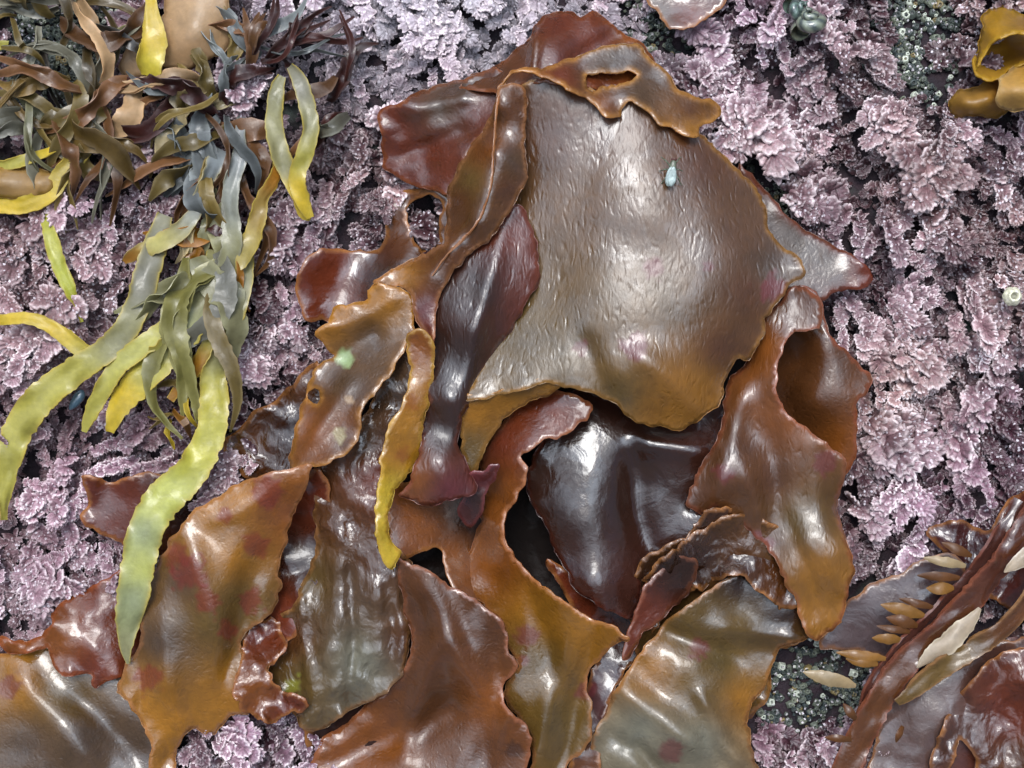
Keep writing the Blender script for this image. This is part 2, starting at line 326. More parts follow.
# ------------------------------------------------------------ coralline turf
NA, TT = 19, [0.0, 0.3, 0.58, 0.8, 0.94, 1.0, 0.985]
def fan_template(k):
    r = np.random.default_rng(100+k); th = np.linspace(-1, 1, NA)*math.radians(r.uniform(48, 78)); nl = r.integers(4, 7)
    ph = r.uniform(0, 3); lob = np.abs(np.cos(np.linspace(0, 1, NA)*math.pi*nl+ph))
    R = (0.68+0.32*lob**0.6)*(1-0.22*(np.abs(th)/1.2)**2)+r.uniform(-.10, .10, NA)
    V = []; T = []
    for q, t in enumerate(TT):
        zz = 0.18*(lob-0.5)*t*t+0.12*t*(1-t)*4*0.5-0.10*t*t+(-0.10 if q == len(TT)-1 else 0)
        V.append(np.stack([R*t*np.cos(th), R*t*np.sin(th), zz+r.uniform(-.015, .015, NA)], -1)); T.append(np.full(NA, t if q < len(TT)-1 else 0.9))
    V = np.concatenate(V); T = np.concatenate(T)
    i, j = np.meshgrid(np.arange(len(TT)-1), np.arange(NA-1), indexing='ij'); a = (i*NA+j).ravel()
    return V, T, np.stack([a, a+NA, a+NA+1, a+1], 1), np.tile(lob, len(TT))
TEMPL = [fan_template(k) for k in range(10)]
def sprig_fans(x, y, z, phi, Ln, pitch=0.35, wide=1.0, shade=None, r=random, n=None):
    """list of (x,y,z,heading,size,pitch,roll,shade) : overlapping scalloped fans along a branching axis"""
    wide *= r.choice((.75, 1, 1, 1.3))*(.88+.4*noise.noise(Vector((x/70, y/70, 9)))); n = n or max(6, int(Ln/3.6/wide)); out = []; bend = r.uniform(-.5, .5); sh = r.uniform(0, 1) if shade is None else shade
    for i in range(n):
        s = (i+0.3)/n; h = phi+bend*s
        cx = x+math.cos(phi+bend*s/2)*Ln*s*0.8; cy = y+math.sin(phi+bend*s/2)*Ln*s*0.8
        cz = z+Ln*(pitch*s-0.55*pitch*s*s)+i*0.25
        sd = 1 if i % 2 else -1
        size = (3.5+Ln*0.17+Ln*0.06*math.sin(math.pi*s))*wide*r.uniform(.7, 1.25)
        out.append((cx, cy, cz, h+sd*r.uniform(.45, 1.15)*(1-0.5*s), size, pitch*(0.9-1.1*s)+r.uniform(-.35, .75), sd*r.uniform(-.6, .8), sh+r.uniform(-.2, .2)))
    out.append((cx, cy, cz+1, phi+bend, (4+Ln*0.18)*wide, pitch*-0.4, 0, sh))
    return out
def fans_mesh(name, fans, pal, parent=None, persp=False):
    A = np.array(fans); Vs = []; Fs = []; Cs = []; off = 0
    ti = rng.integers(0, len(TEMPL), len(A))
    for k in range(len(TEMPL)):
        B = A[ti == k]
        if not len(B): continue
        V, T, F, lob = TEMPL[k]; h, p, ro = B[:, 3], B[:, 5], B[:, 6]
        fx = np.stack([np.cos(h)*np.cos(p), np.sin(h)*np.cos(p), np.sin(p)], -1)
        s0 = np.stack([-np.sin(h), np.cos(h), 0*h], -1); u0 = np.cross(fx, s0); u0[u0[:, 2] < 0] *= -1
        s1 = s0*np.cos(ro)[:, None]+u0*np.sin(ro)[:, None]; u1 = -s0*np.sin(ro)[:, None]+u0*np.cos(ro)[:, None]
        sz = B[:, 4][:, None, None]
        P = B[:, None, :3]+sz*(V[None, :, 0:1]*fx[:, None]+V[None, :, 1:2]*s1[:, None]+V[None, :, 2:3]*u1[:, None])
        nv = len(V); FF = (F[None]+(np.arange(len(B))*nv)[:, None, None]).reshape(-1, 4)+off
        c = pal(P[..., 0], P[..., 1], P[..., 2], np.broadcast_to(T, P.shape[:2]), np.broadcast_to(B[:, 7:8], P.shape[:2]), np.broadcast_to(lob, P.shape[:2]))
        Vs.append(P.reshape(-1, 3)); Fs.append(FF[:, ::-1]); Cs.append(c.reshape(-1, 3)); off += len(B)*nv
    V = np.concatenate(Vs); F = np.concatenate(Fs); Cc = np.concatenate(Cs)
    Wp = np.stack([(V[:, 0]-512)*S, (384-V[:, 1])*S, V[:, 2]*S], -1)
    return raw(name, Wp, F, M_CO, parent, Cc, True)
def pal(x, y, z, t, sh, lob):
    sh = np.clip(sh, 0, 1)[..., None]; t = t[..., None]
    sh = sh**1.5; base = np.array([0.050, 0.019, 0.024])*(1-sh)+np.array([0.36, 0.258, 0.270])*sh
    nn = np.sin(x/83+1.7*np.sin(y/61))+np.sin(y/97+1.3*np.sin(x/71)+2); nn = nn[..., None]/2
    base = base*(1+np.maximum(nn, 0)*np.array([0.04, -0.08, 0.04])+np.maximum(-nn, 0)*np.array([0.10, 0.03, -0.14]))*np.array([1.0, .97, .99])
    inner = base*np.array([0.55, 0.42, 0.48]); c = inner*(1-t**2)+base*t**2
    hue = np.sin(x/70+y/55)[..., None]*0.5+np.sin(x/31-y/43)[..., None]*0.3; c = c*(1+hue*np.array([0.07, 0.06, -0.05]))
    # bleached crusts: cream to the upper left, lilac to the right
    bl = np.clip((1-np.hypot((x-450)/280, (y-20)/120)), 0, 1)[..., None]*0.6
    c = c*(1-bl)+np.array([0.48, 0.45, 0.49])*bl
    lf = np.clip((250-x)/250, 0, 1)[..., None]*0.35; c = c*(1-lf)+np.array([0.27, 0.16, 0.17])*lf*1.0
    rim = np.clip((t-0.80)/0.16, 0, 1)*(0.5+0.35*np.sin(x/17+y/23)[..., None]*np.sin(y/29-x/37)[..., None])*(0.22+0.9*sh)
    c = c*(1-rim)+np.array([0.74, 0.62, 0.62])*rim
    return c
bare = [[(880, 0), (900, -30), (960, -20), (975, 20), (960, 70), (945, 95), (915, 105), (890, 90), (882, 50)],
        [(712, 130), (735, 140), (760, 155), (790, 180), (815, 215), (790, 225), (760, 205), (730, 180), (712, 150)],
        [(750, 655), (790, 645), (860, 650), (885, 680), (875, 715), (830, 735), (790, 735), (755, 715)],
        [(610, 0), (660, -10), (690, 20), (680, 60), (650, 55), (625, 30)],
        [(-10, -10), (110, -10), (125, 30), (110, 70), (60, 110), (20, 120), (-10, 110)]]
core = [(400, 120), (520, 50), (640, 70), (720, 150), (790, 260), (830, 330), (840, 460), (835, 600), (740, 690), (740, 790), (330, 800), (330, 690), (170, 690), (210, 560), (290, 470), (350, 370), (400, 300), (455, 260), (458, 190), (405, 150)]
def covered(x, y):
    X, Y = np.array([x]), np.array([y])
    return inpoly(X, Y, core)[0] or any(inpoly(X, Y, b)[0] for b in bare) or (890 < x < 1030 and 620 < y) or math.hypot(x-800, y-30) < 16 or (825 < x < 950 and 565 < y < 670) or (x < 66 and 150 < y < 210) or (60 < x < 150 and 585 < y) or (310 < x < 375 and 240 < y < 300) or (725 < x < 765 and 680 < y < 745) or (820 < x < 870 and 250 < y < 292) or (x < 110 and y > 680)
fans = []; cnt = 0
for gy in np.arange(-150, 960, 19):
    for gx in np.arange(-170, 1210, 19):
        x = gx+random.uniform(-11, 11); y = gy+random.uniform(-11, 11)
        if covered(x, y): continue
        f = noise.noise(Vector((x/90, y/90, 1.7))); f2 = noise.noise(Vector((x/45, y/45, 6.7)))
        if True:
            for _ in range(2):
                fans += sprig_fans(x+random.uniform(-9, 9), y+random.uniform(-9, 9), rockz(x, y)+2, random.uniform(0, 6.3), random.uniform(16, 30), random.uniform(.2, 1), 1.0, random.uniform(0, .4))  # low filler fans get a darker tone, painting the shade between upper sprigs
        if f2 < -0.30: continue
        phi = math.pi/2+0.9*f*2+random.uniform(-.8, .8)       # photo y runs down: pi/2 hangs down the rock
        Ln = random.uniform(26, 52); zz = rockz(x, y)+8+f2*40+random.uniform(-9, 13)
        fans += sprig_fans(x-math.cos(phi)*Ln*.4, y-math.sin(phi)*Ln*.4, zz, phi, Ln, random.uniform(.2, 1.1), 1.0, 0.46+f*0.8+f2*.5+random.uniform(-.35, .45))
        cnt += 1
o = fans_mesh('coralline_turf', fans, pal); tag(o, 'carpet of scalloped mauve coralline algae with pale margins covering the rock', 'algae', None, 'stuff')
print('sprigs', cnt, 'fans', len(fans))
# prominent fronds that stand out of the turf
big = [(868, 318, 70, 1.15, .8, 'large pale mauve coralline frond spreading like a maple leaf right of the blade edge'),
       (905, 330, 80, 1.5, .75, 'broad lilac coralline frond standing highest between the barnacle and the brown blade'),
       (885, 300, 62, .25, .7, 'mauve coralline frond pointing right under the small white barnacle'),
       (870, 420, 78, .55, .6, 'speckled mauve coralline frond with toothed lobes below the maple leaf shaped frond'),
       (730, 85, 74, 2.4, .6, 'pinkish coralline fan below the two snails'),
       (770, 110, 84, 2.1, .9, 'bleached coralline fan leaning over the barnacle crust beside the fly blade'),
       (905, 115, 66, 2.7, .85, 'pale coralline frond in front of the upper right barnacle crust'),
       (935, 150, 70, 1.9, .6, 'mauve coralline frond below the rolled amber kelp'),
       (905, 480, 60, 1.6, .95, 'pink rosette of coralline fronds above the winged kelp'),
       (870, 455, 55, 1.9, .25, 'dark wine coloured coralline frond left of the pink rosette'),
       (800, 30, 66, -.5, .85, 'chalky coralline frond right of the snails at the top'),
       (790, 190, 60, .2, .5, 'toothed coralline frond lying over the right end of the barnacle strip'),
       (240, 345, 52, .9, .85, 'lilac coralline frond between the yellow strap and the dark crinkled blade'),
       (150, 125, 55, 1.4, .75, 'pale pink coralline frond under the grey wrack tuft'),
       (30, 570, 66, .2, .7, 'mauve coralline frond left of the yellow strap tip'),
       (60, 490, 50, 2.6, .9, 'pale coralline frond above the short red brown blade on the left'),
       (455, 15, 70, 2.4, 1.0, 'whitish coralline frond at the top left of the main blades'),
       (385, 190, 40, 1.7, .3, 'dark purple coralline frond beside the red brown lobe'),
       (215, 735, 60, .1, 1.0, 'white crusted coralline frond at the lower edge under the spotted amber blade')]
for (x, y, Ln, phi, sh, lab) in big:
    fs = []
    for k in range(5):
        fs += sprig_fans(x, y, rockz(x, y)+26+k*2, phi+(k-2)*0.42, Ln*(1-0.12*abs(k-2)), .5, 1.0, sh, n=11)
    o = fans_mesh('coralline_frond', fs, pal); tag(o, lab, 'algae', 'coralline fronds standing out of the turf')
# ------------------------------------------------------------ barnacle crusts
def barnacles(polys, per, zoff=4):
    Vs = []; Fs = []; Cs = []; off = 0; seg = 9
    prof = [(1.0, 0), (0.8, .5), (0.5, .85), (0.42, .85), (0.30, .45), (0.0, .4)]
    for p in polys:
        P = np.array(p, float); x0, y0 = P.min(0); x1, y1 = P.max(0); nn = int((x1-x0)*(y1-y0)/per)
        for _ in range(nn):
            x = random.uniform(x0-14, x1+14); y = random.uniform(y0-14, y1+14); jx, jy = random.gauss(0, 6), random.gauss(0, 6)
            if not inpoly(np.array([x+jx]), np.array([y+jy]), p)[0]: continue
            if noise.noise(Vector((x/16, y/16, 3))) < -.22: continue
            r = random.uniform(1.2, 3.0)+random.random()**4*3; z0 = rockz(x, y)+zoff+random.uniform(-1, 2.5); tx, ty = random.uniform(-.4, .4), random.uniform(-.4, .4)
            k = random.random(); c0 = np.array((0.022, 0.03, 0.03))*(1-k**1.6)+np.array((0.13, 0.14, 0.10))*k**1.6
            if random.random() < .07: c0 = np.array((.42, .44, .36))
            if random.random() < .05: c0 = np.array((.16, .12, .05))
            for qi, (rr, zz) in enumerate(prof):
                for s in range(seg):
                    an = s*2*math.pi/seg; jj = 1+0.16*math.cos(an*4+x)+random.uniform(-.06, .06)
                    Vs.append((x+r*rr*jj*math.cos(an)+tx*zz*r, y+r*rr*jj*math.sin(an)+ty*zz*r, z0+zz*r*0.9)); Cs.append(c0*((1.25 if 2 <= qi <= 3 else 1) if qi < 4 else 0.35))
            for q in range(5):
                for s in range(seg):
                    Fs.append((off+q*seg+s, off+(q+1)*seg+s, off+(q+1)*seg+(s+1) % seg, off+q*seg+(s+1) % seg))
            off += seg*6
    V = np.array(Vs); return np.stack([(V[:, 0]-512)*S, (384-V[:, 1])*S, V[:, 2]*S], -1), np.array(Fs), np.array(Cs)
V, F, Cc = barnacles(bare, 8)
o = raw('barnacle_crust', V, F, M_CO, None, Cc); tag(o, 'crust of tiny green grey barnacles on the bare rock patches', 'barnacles', None, 'stuff')
# small pebbly beads of green film on those patches share the rock sheet

GRP = 'red brown seaweed blades lying over the rock'
def E(name, x, y, z, label, cat='seaweed', group=GRP): return empty(name, x, y, z, label, cat, group)
def add_spots(lst, c=PU): return [(x, y, r, c) for x, y, r in lst]
# ------------------------------------------------------------ lower layer of brown blades
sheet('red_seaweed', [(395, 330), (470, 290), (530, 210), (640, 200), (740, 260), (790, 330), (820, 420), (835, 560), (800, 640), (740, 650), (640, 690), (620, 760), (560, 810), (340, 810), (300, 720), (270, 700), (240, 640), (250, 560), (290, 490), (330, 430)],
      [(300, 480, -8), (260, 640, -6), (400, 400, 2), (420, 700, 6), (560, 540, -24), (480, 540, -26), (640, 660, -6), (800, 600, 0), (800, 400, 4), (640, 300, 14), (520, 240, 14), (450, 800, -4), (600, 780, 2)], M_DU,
      cols=[(300, 560, (.010, .004, .003)), (600, 600, (.010, .004, .003)), (280, 650, (.03, .008, .004)), (500, 540, (.006, .003, .002))], und=(2, 60), seed=2, sp=7, label='lowest blade coloured near black as the shade in the deep gaps between the other blades', cat='seaweed', group=GRP)  # near-black colour paints the shade of the hollows between the blades
sheet('red_seaweed', [(345, 250), (318, 250), (303, 262), (297, 290), (308, 322), (325, 320), (345, 330), (375, 330), (420, 300), (455, 260), (455, 205), (436, 190), (405, 192), (392, 205), (385, 238), (370, 250)],
      [(300, 290, 22), (320, 255, 26), (345, 290, 6), (380, 300, 26), (400, 200, 4), (440, 195, 26), (440, 260, 26), (385, 240, -2), (400, 260, 26), (325, 320, 10), (360, 260, 4)], M_DK,
      cols=[(310, 290, RB), (330, 270, RB), (380, 280, DK), (420, 220, BR), (440, 280, BR)], holes=[[(406, 212), (415, 200), (432, 195), (442, 205), (438, 225), (440, 240), (428, 250), (414, 240)]],
      ruf=(4, 30, 10), seed=3, label='dark wet blade with a large torn hole left of the folded ridge', cat='seaweed', group=GRP)
sheet('red_seaweed', [(318, 362), (300, 375), (280, 396), (255, 412), (236, 428), (224, 436), (226, 452), (242, 474), (262, 478), (300, 470), (330, 440), (340, 400)],
      [(230, 440, 4), (250, 470, 5), (270, 420, 14), (300, 380, 16), (300, 450, 16), (330, 420, 20)], M_WR,
      cols=[(240, 440, BR), (290, 430, DK), (310, 380, BR)], ruf=(8, 22, 14), und=(6, 22), seed=4, label='dark crinkled blade poking out between mauve algae and the blade with the green patch', cat='seaweed', group=GRP)
sheet('red_seaweed', [(738, 168), (765, 190), (795, 222), (830, 242), (852, 254), (871, 272), (868, 286), (842, 290), (820, 302), (790, 292), (760, 260)],
      [(740, 170, 20), (790, 225, 18), (830, 265, 20), (868, 278, 24), (800, 285, 22), (770, 240, 20)], M_SM,
      cols=[(800, 240, GB), (830, 265, GB), (866, 268, RB), (868, 286, RB)], rim=(0.16, 0.03, 0.012), rimw=5, ruf=(5, 30, 9), seed=5, und=(1, 40), label='flat blue shining blade tip with red margin reaching right into the mauve algae', cat='seaweed', group=GRP)
sheet('red_seaweed', [(82, 476), (98, 478), (112, 484), (128, 476), (155, 474), (200, 490), (225, 510), (180, 560), (140, 560), (118, 542), (96, 532), (80, 518), (86, 500)],
      [(84, 480, 14), (112, 486, 8), (130, 478, 18), (85, 520, 8), (150, 520, 8), (200, 510, 6), (130, 550, 4)], M_SM,
      cols=[(90, 490, RB), (130, 520, RB), (180, 500, DK)], ruf=(6, 25, 10), seed=6, label='short red brown blade crossing behind the long yellow strap', cat='seaweed', group=GRP)
sheet('red_seaweed', [(0, 654), (14, 650), (45, 645), (60, 655), (80, 668), (115, 668), (140, 680), (152, 720), (165, 745), (180, 800), (90, 810), (-60, 810), (-70, 650)],
      [(-50, 700, 10), (0, 655, 6), (50, 650, 6), (0, 760, 16), (80, 700, 18), (80, 780, 20), (140, 700, 10), (150, 780, 8), (30, 700, 20)], M_SM,
      cols=[(20, 680, AM), (60, 690, OL), (90, 740, GB), (30, 750, GB), (140, 760, GB)], spots=add_spots([(8, 688, 12)]), und=(5, 60), ruf=(3, 40, 12), seed=7, folds=[(20,665,90,770,16,8),(80,690,140,760,14,-7)], label='broad ochre blade with pale wet sheen filling the lower left corner', cat='seaweed', group=GRP)
sheet('red_seaweed', [(0, 638), (10, 640), (25, 643), (40, 636), (50, 624), (58, 606), (72, 594), (90, 588), (125, 572), (150, 590), (150, 640), (130, 668), (122, 678), (110, 680), (95, 688), (92, 676), (80, 672), (66, 676), (52, 664), (46, 650), (25, 656), (4, 650)],
      [(5, 644, 18), (45, 640, 22), (62, 605, 16), (90, 592, 14), (120, 575, 14), (70, 640, 30), (100, 620, 24), (95, 684, 26), (125, 665, 24), (140, 620, 12), (60, 670, 26)], M_SM,
      cols=[(20, 645, OR), (60, 640, OR), (100, 620, RB), (90, 670, RB), (130, 630, RB)], rim=(0.3, 0.07, 0.02), ruf=(7, 20, 12), und=(5, 24), seed=8, label='ruffled red brown blade lying over the broad ochre blade at lower left', cat='seaweed', group=GRP)
# bottom: wrinkled mass behind the right blades
sheet('red_seaweed', [(640, 560), (665, 548), (700, 530), (740, 515), (790, 530), (830, 560), (838, 620), (800, 640), (770, 655), (770, 690), (740, 720), (650, 680), (635, 640), (628, 600)],
      [(640, 570, 40), (660, 600, 22), (630, 640, 14), (700, 540, 44), (740, 560, 34), (700, 610, 20), (760, 620, 26), (830, 600, 30), (800, 640, 16), (765, 690, 8), (700, 670, 10)], M_WR,
      cols=[(650, 590, DK), (700, 560, DK), (740, 570, BR), (760, 620, OL), (820, 610, AM), (700, 640, OL)], und=(7, 30), ruf=(7, 22, 12), seed=9, label='dark puckered blade behind the lower ends of the right hand blades', cat='seaweed', group=GRP)
sheet('red_seaweed', [(702, 594), (686, 606), (668, 620), (650, 640), (632, 662), (618, 690), (604, 716), (592, 742), (594, 800), (700, 805), (762, 800), (758, 768), (752, 742), (748, 720), (752, 704), (764, 690), (770, 672), (780, 650), (806, 640), (812, 625), (800, 595), (770, 570), (735, 575)],
      [(702, 598, 40), (668, 622, 36), (632, 664, 34), (600, 730, 26), (598, 790, 16), (690, 650, 40), (720, 630, 38), (740, 585, 32), (790, 600, 30), (806, 636, 22), (770, 650, 20), (680, 700, 44), (720, 700, 36), (762, 680, 22), (750, 720, 16), (650, 740, 40), (700, 770, 30), (755, 780, 14)], M_SM,
      cols=[(690, 630, OL), (740, 620, OL), (780, 610, DK), (740, 585, DK), (650, 670, AM), (700, 690, OL), (640, 730, GG), (700, 740, GG), (745, 700, AM), (720, 660, (0.09, 0.055, 0.012))], spots=add_spots([(699, 647, 11), (672, 752, 12)]), und=(6, 45), ruf=(5, 30, 12), seed=10, folds=[(620,690,700,745,12,11),(700,700,745,770,9,9),(660,630,740,660,12,-9),(640,740,660,780,8,-8),(720,620,800,640,10,7),(610,730,690,790,8,-7)],
      label='olive mottled blade with one purple spot at the bottom right of the main mass', cat='seaweed', group=GRP)
# inner pockets
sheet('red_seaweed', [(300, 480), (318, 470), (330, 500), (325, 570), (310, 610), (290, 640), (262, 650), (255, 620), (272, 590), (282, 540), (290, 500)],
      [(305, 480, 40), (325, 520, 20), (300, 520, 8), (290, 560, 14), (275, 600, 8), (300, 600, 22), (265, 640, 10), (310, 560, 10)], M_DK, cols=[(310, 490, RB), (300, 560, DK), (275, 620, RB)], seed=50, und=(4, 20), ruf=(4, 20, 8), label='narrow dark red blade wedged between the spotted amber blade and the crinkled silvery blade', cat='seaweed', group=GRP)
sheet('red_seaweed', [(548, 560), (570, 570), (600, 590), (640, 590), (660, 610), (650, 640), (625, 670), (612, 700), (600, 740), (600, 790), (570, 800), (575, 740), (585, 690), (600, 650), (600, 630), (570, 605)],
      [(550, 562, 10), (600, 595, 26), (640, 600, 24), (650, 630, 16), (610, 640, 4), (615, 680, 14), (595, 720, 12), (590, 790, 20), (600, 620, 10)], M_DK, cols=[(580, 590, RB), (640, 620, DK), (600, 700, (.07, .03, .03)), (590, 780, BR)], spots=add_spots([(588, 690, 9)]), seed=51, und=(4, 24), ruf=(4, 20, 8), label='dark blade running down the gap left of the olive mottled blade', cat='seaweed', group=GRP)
sheet('red_seaweed', [(690, 530), (720, 510), (760, 520), (800, 560), (815, 600), (790, 610), (760, 590), (730, 580), (700, 590), (660, 600), (640, 596), (652, 570), (670, 552)],
      [(690, 535, 46), (730, 520, 50), (770, 545, 34), (810, 600, 30), (740, 575, 52), (700, 585, 30), (650, 580, 44), (670, 560, 58), (720, 550, 30), (655, 596, 30)], M_WR, cols=[(680, 560, DK), (740, 550, (.05, .018, .008)), (790, 590, BR)], seed=52, und=(8, 18), ruf=(8, 16, 10), rag=3, label='ruffled dark brown fold between the maroon blade and the olive mottled blade', cat='seaweed', group=GRP)
sheet('red_seaweed', [(388, 488), (400, 482), (440, 480), (475, 470), (500, 470), (500, 560), (480, 610), (460, 598), (446, 572), (436, 548), (400, 560), (388, 530)],
      [(390, 490, 44), (395, 540, 46), (430, 500, 24), (470, 500, 0), (460, 590, 30), (480, 560, 2), (440, 560, 30)], M_SM,
      cols=[(395, 510, OR), (420, 530, OR), (450, 560, OR), (460, 520, DK), (480, 500, DK)], ruf=(2, 30, 8), seed=11, label='orange brown hollow blade between the yellow strip and the dark pocket', cat='seaweed', group=GRP)
sheet('red_seaweed', [(320, 742), (342, 727), (372, 700), (399, 676), (412, 640), (402, 600), (396, 556), (406, 564), (432, 573), (459, 591), (486, 606), (504, 624), (507, 648), (518, 664), (506, 682), (503, 700), (514, 718), (529, 730), (528, 770), (520, 800), (320, 800)],
      [(398, 558, 52), (432, 574, 58), (459, 592, 60), (486, 608, 62), (504, 630, 62), (517, 666, 60), (504, 695, 60), (528, 732, 56), (440, 620, 52), (400, 620, 36), (440, 660, 50), (470, 690, 44), (400, 690, 22), (360, 720, 12), (350, 780, 20), (430, 740, 24), (440, 790, 34), (500, 770, 46)], M_SM,
      cols=[(420, 580, BR), (460, 620, BR), (500, 640, BR), (490, 700, OR), (430, 700, BR), (360, 750, OR), (470, 760, BR)], rim=(0.34, 0.12, 0.06), spots=add_spots([(514, 750, 9)], DK), und=(3, 50), ruf=(6, 26, 11), seed=12, folds=[(420,575,475,700,14,11),(330,770,470,705,18,-12),(440,640,400,760,14,8),(500,640,480,780,12,-8)],
      label='wide brown blade with wavy right edge at the bottom centre', cat='seaweed', group=GRP)
# S : trumpet blade
r = E('red_seaweed', 540, 620, 20, 'orange brown trumpet shaped blade curling down from under the big blade to the lower centre')
sheet('lamina', [(590, 402), (592, 412), (575, 428), (558, 437), (535, 446), (519, 457), (527, 466), (523, 484), (512, 505), (504, 524), (506, 546), (520, 566), (545, 589), (575, 608), (597, 621), (630, 637), (618, 643), (600, 658), (588, 676), (590, 705), (590, 740), (570, 762), (560, 800), (528, 800), (532, 750), (526, 728), (505, 700), (506, 684), (518, 664), (506, 646), (502, 622), (478, 600), (464, 588), (468, 556), (480, 520), (484, 480), (482, 455), (505, 420), (535, 395), (565, 390)],
      [(590, 404, 64), (560, 436, 64), (522, 458, 68), (523, 484, 66), (504, 524, 64), (508, 548, 60), (545, 589, 72), (575, 608, 78), (600, 622, 84), (628, 638, 92), (595, 662, 52), (588, 690, 36), (540, 650, 40), (520, 610, 38), (500, 580, 26), (484, 540, 20), (470, 585, 20), (490, 500, 24), (488, 460, 34), (520, 420, 46), (560, 400, 58), (545, 700, 36), (560, 760, 26), (510, 690, 34)], M_SM, r,
      cols=[(560, 415, RB), (500, 440, RB), (490, 500, OR), (495, 560, OR), (560, 615, AM), (540, 660, OL), (560, 720, OL), (600, 640, AM)], spots=add_spots([(527, 637, 11), (524, 660, 6), (585, 690, 10)]), rim=(0.42, 0.16, 0.06), und=(1.5, 40), ruf=(2.5, 22, 7), seed=13, folds=[(500,500,560,680,12,-8),(570,640,530,780,12,8),(590,640,560,760,8,-6)])
# R : dark blade in the pocket
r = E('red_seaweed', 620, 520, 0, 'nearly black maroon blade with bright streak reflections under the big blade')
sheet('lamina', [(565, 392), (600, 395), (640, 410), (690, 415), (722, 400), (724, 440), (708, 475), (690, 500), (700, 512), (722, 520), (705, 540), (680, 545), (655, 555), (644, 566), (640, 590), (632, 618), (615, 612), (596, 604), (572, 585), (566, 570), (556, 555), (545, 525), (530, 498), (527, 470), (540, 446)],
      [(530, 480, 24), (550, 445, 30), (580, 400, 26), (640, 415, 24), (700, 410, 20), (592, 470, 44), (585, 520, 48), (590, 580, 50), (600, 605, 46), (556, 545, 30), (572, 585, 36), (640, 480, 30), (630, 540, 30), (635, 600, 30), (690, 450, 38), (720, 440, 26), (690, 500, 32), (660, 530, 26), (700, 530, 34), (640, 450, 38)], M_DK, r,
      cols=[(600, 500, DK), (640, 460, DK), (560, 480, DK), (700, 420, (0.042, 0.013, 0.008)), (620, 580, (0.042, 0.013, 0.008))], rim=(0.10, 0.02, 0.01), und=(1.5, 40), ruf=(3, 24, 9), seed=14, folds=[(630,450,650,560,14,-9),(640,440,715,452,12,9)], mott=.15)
sheet('small_blade', [(640, 640), (632, 655), (622, 660), (626, 640), (634, 615), (644, 590), (660, 570), (690, 556), (700, 570), (680, 600), (655, 625)],
      [(640, 600, 52), (660, 575, 54), (690, 560, 48), (625, 655, 50), (670, 600, 40)], M_SM, r, cols=[(640, 620, RB), (680, 570, DK)], rim=(0.3, 0.1, 0.05), seed=44)
# N : right blades
r = E('red_seaweed', 800, 480, 10, 'long amber brown blade running down right of the big blade with a loose fold')
sheet('back_fold', [(796, 286), (822, 298), (823, 323), (845, 350), (869, 374), (870, 389), (858, 404), (857, 430), (856, 455), (848, 475), (832, 460), (800, 440), (770, 410), (768, 360), (780, 320)],
      [(800, 290, 52), (822, 305, 50), (845, 350, 46), (869, 376, 42), (858, 405, 50), (856, 440, 34), (840, 465, 22), (800, 360, 24), (785, 400, 12), (812, 400, 46), (825, 350, 52), (810, 430, 24), (775, 370, 10)], M_SM, r,
      cols=[(790, 380, BR), (830, 360, BR), (820, 400, BR), (850, 440, OR)], rim=(0.3, 0.08, 0.04), und=(2, 40), ruf=(3, 24, 8), seed=15)
sheet('lamina', [(796, 286), (780, 300), (760, 325), (750, 358), (728, 384), (724, 420), (710, 452), (694, 480), (686, 500), (694, 510), (706, 514), (719, 508), (725, 528), (734, 520), (760, 540), (790, 590), (804, 625), (816, 640), (828, 634), (838, 626), (848, 598), (855, 565), (846, 538), (838, 505), (845, 466), (828, 446), (801, 424), (783, 409), (777, 390), (778, 368), (782, 354), (794, 334), (812, 330), (822, 326), (822, 300)],
      [(800, 292, 62), (820, 312, 62), (782, 352, 78), (778, 390, 78), (801, 424, 74), (828, 446, 70), (844, 466, 66), (750, 360, 48), (760, 330, 54), (745, 400, 58), (730, 430, 50), (700, 490, 52), (690, 503, 46), (720, 510, 42), (770, 430, 64), (770, 480, 60), (740, 480, 66), (800, 490, 56), (836, 505, 44), (760, 530, 48), (800, 540, 66), (845, 550, 56), (852, 570, 50), (800, 590, 50), (830, 630, 32), (810, 630, 36), (840, 600, 38)], M_LE, r,
      cols=[(790, 310, BR), (770, 350, OR), (780, 420, OR), (740, 440, BR), (770, 480, BR), (800, 520, OL), (820, 590, AM), (830, 620, AM), (760, 540, BR), (700, 500, BR)], spots=add_spots([(724, 474, 9), (826, 462, 12), (760, 545, 14)]), rim=(0.34, 0.10, 0.05), rimw=2.4, und=(2.5, 50), ruf=(4, 26, 9), seed=16, folds=[(748,390,712,500,12,9),(770,440,780,560,16,-10),(815,480,846,600,12,8),(790,520,815,620,9,-6),(735,430,760,520,8,5)])
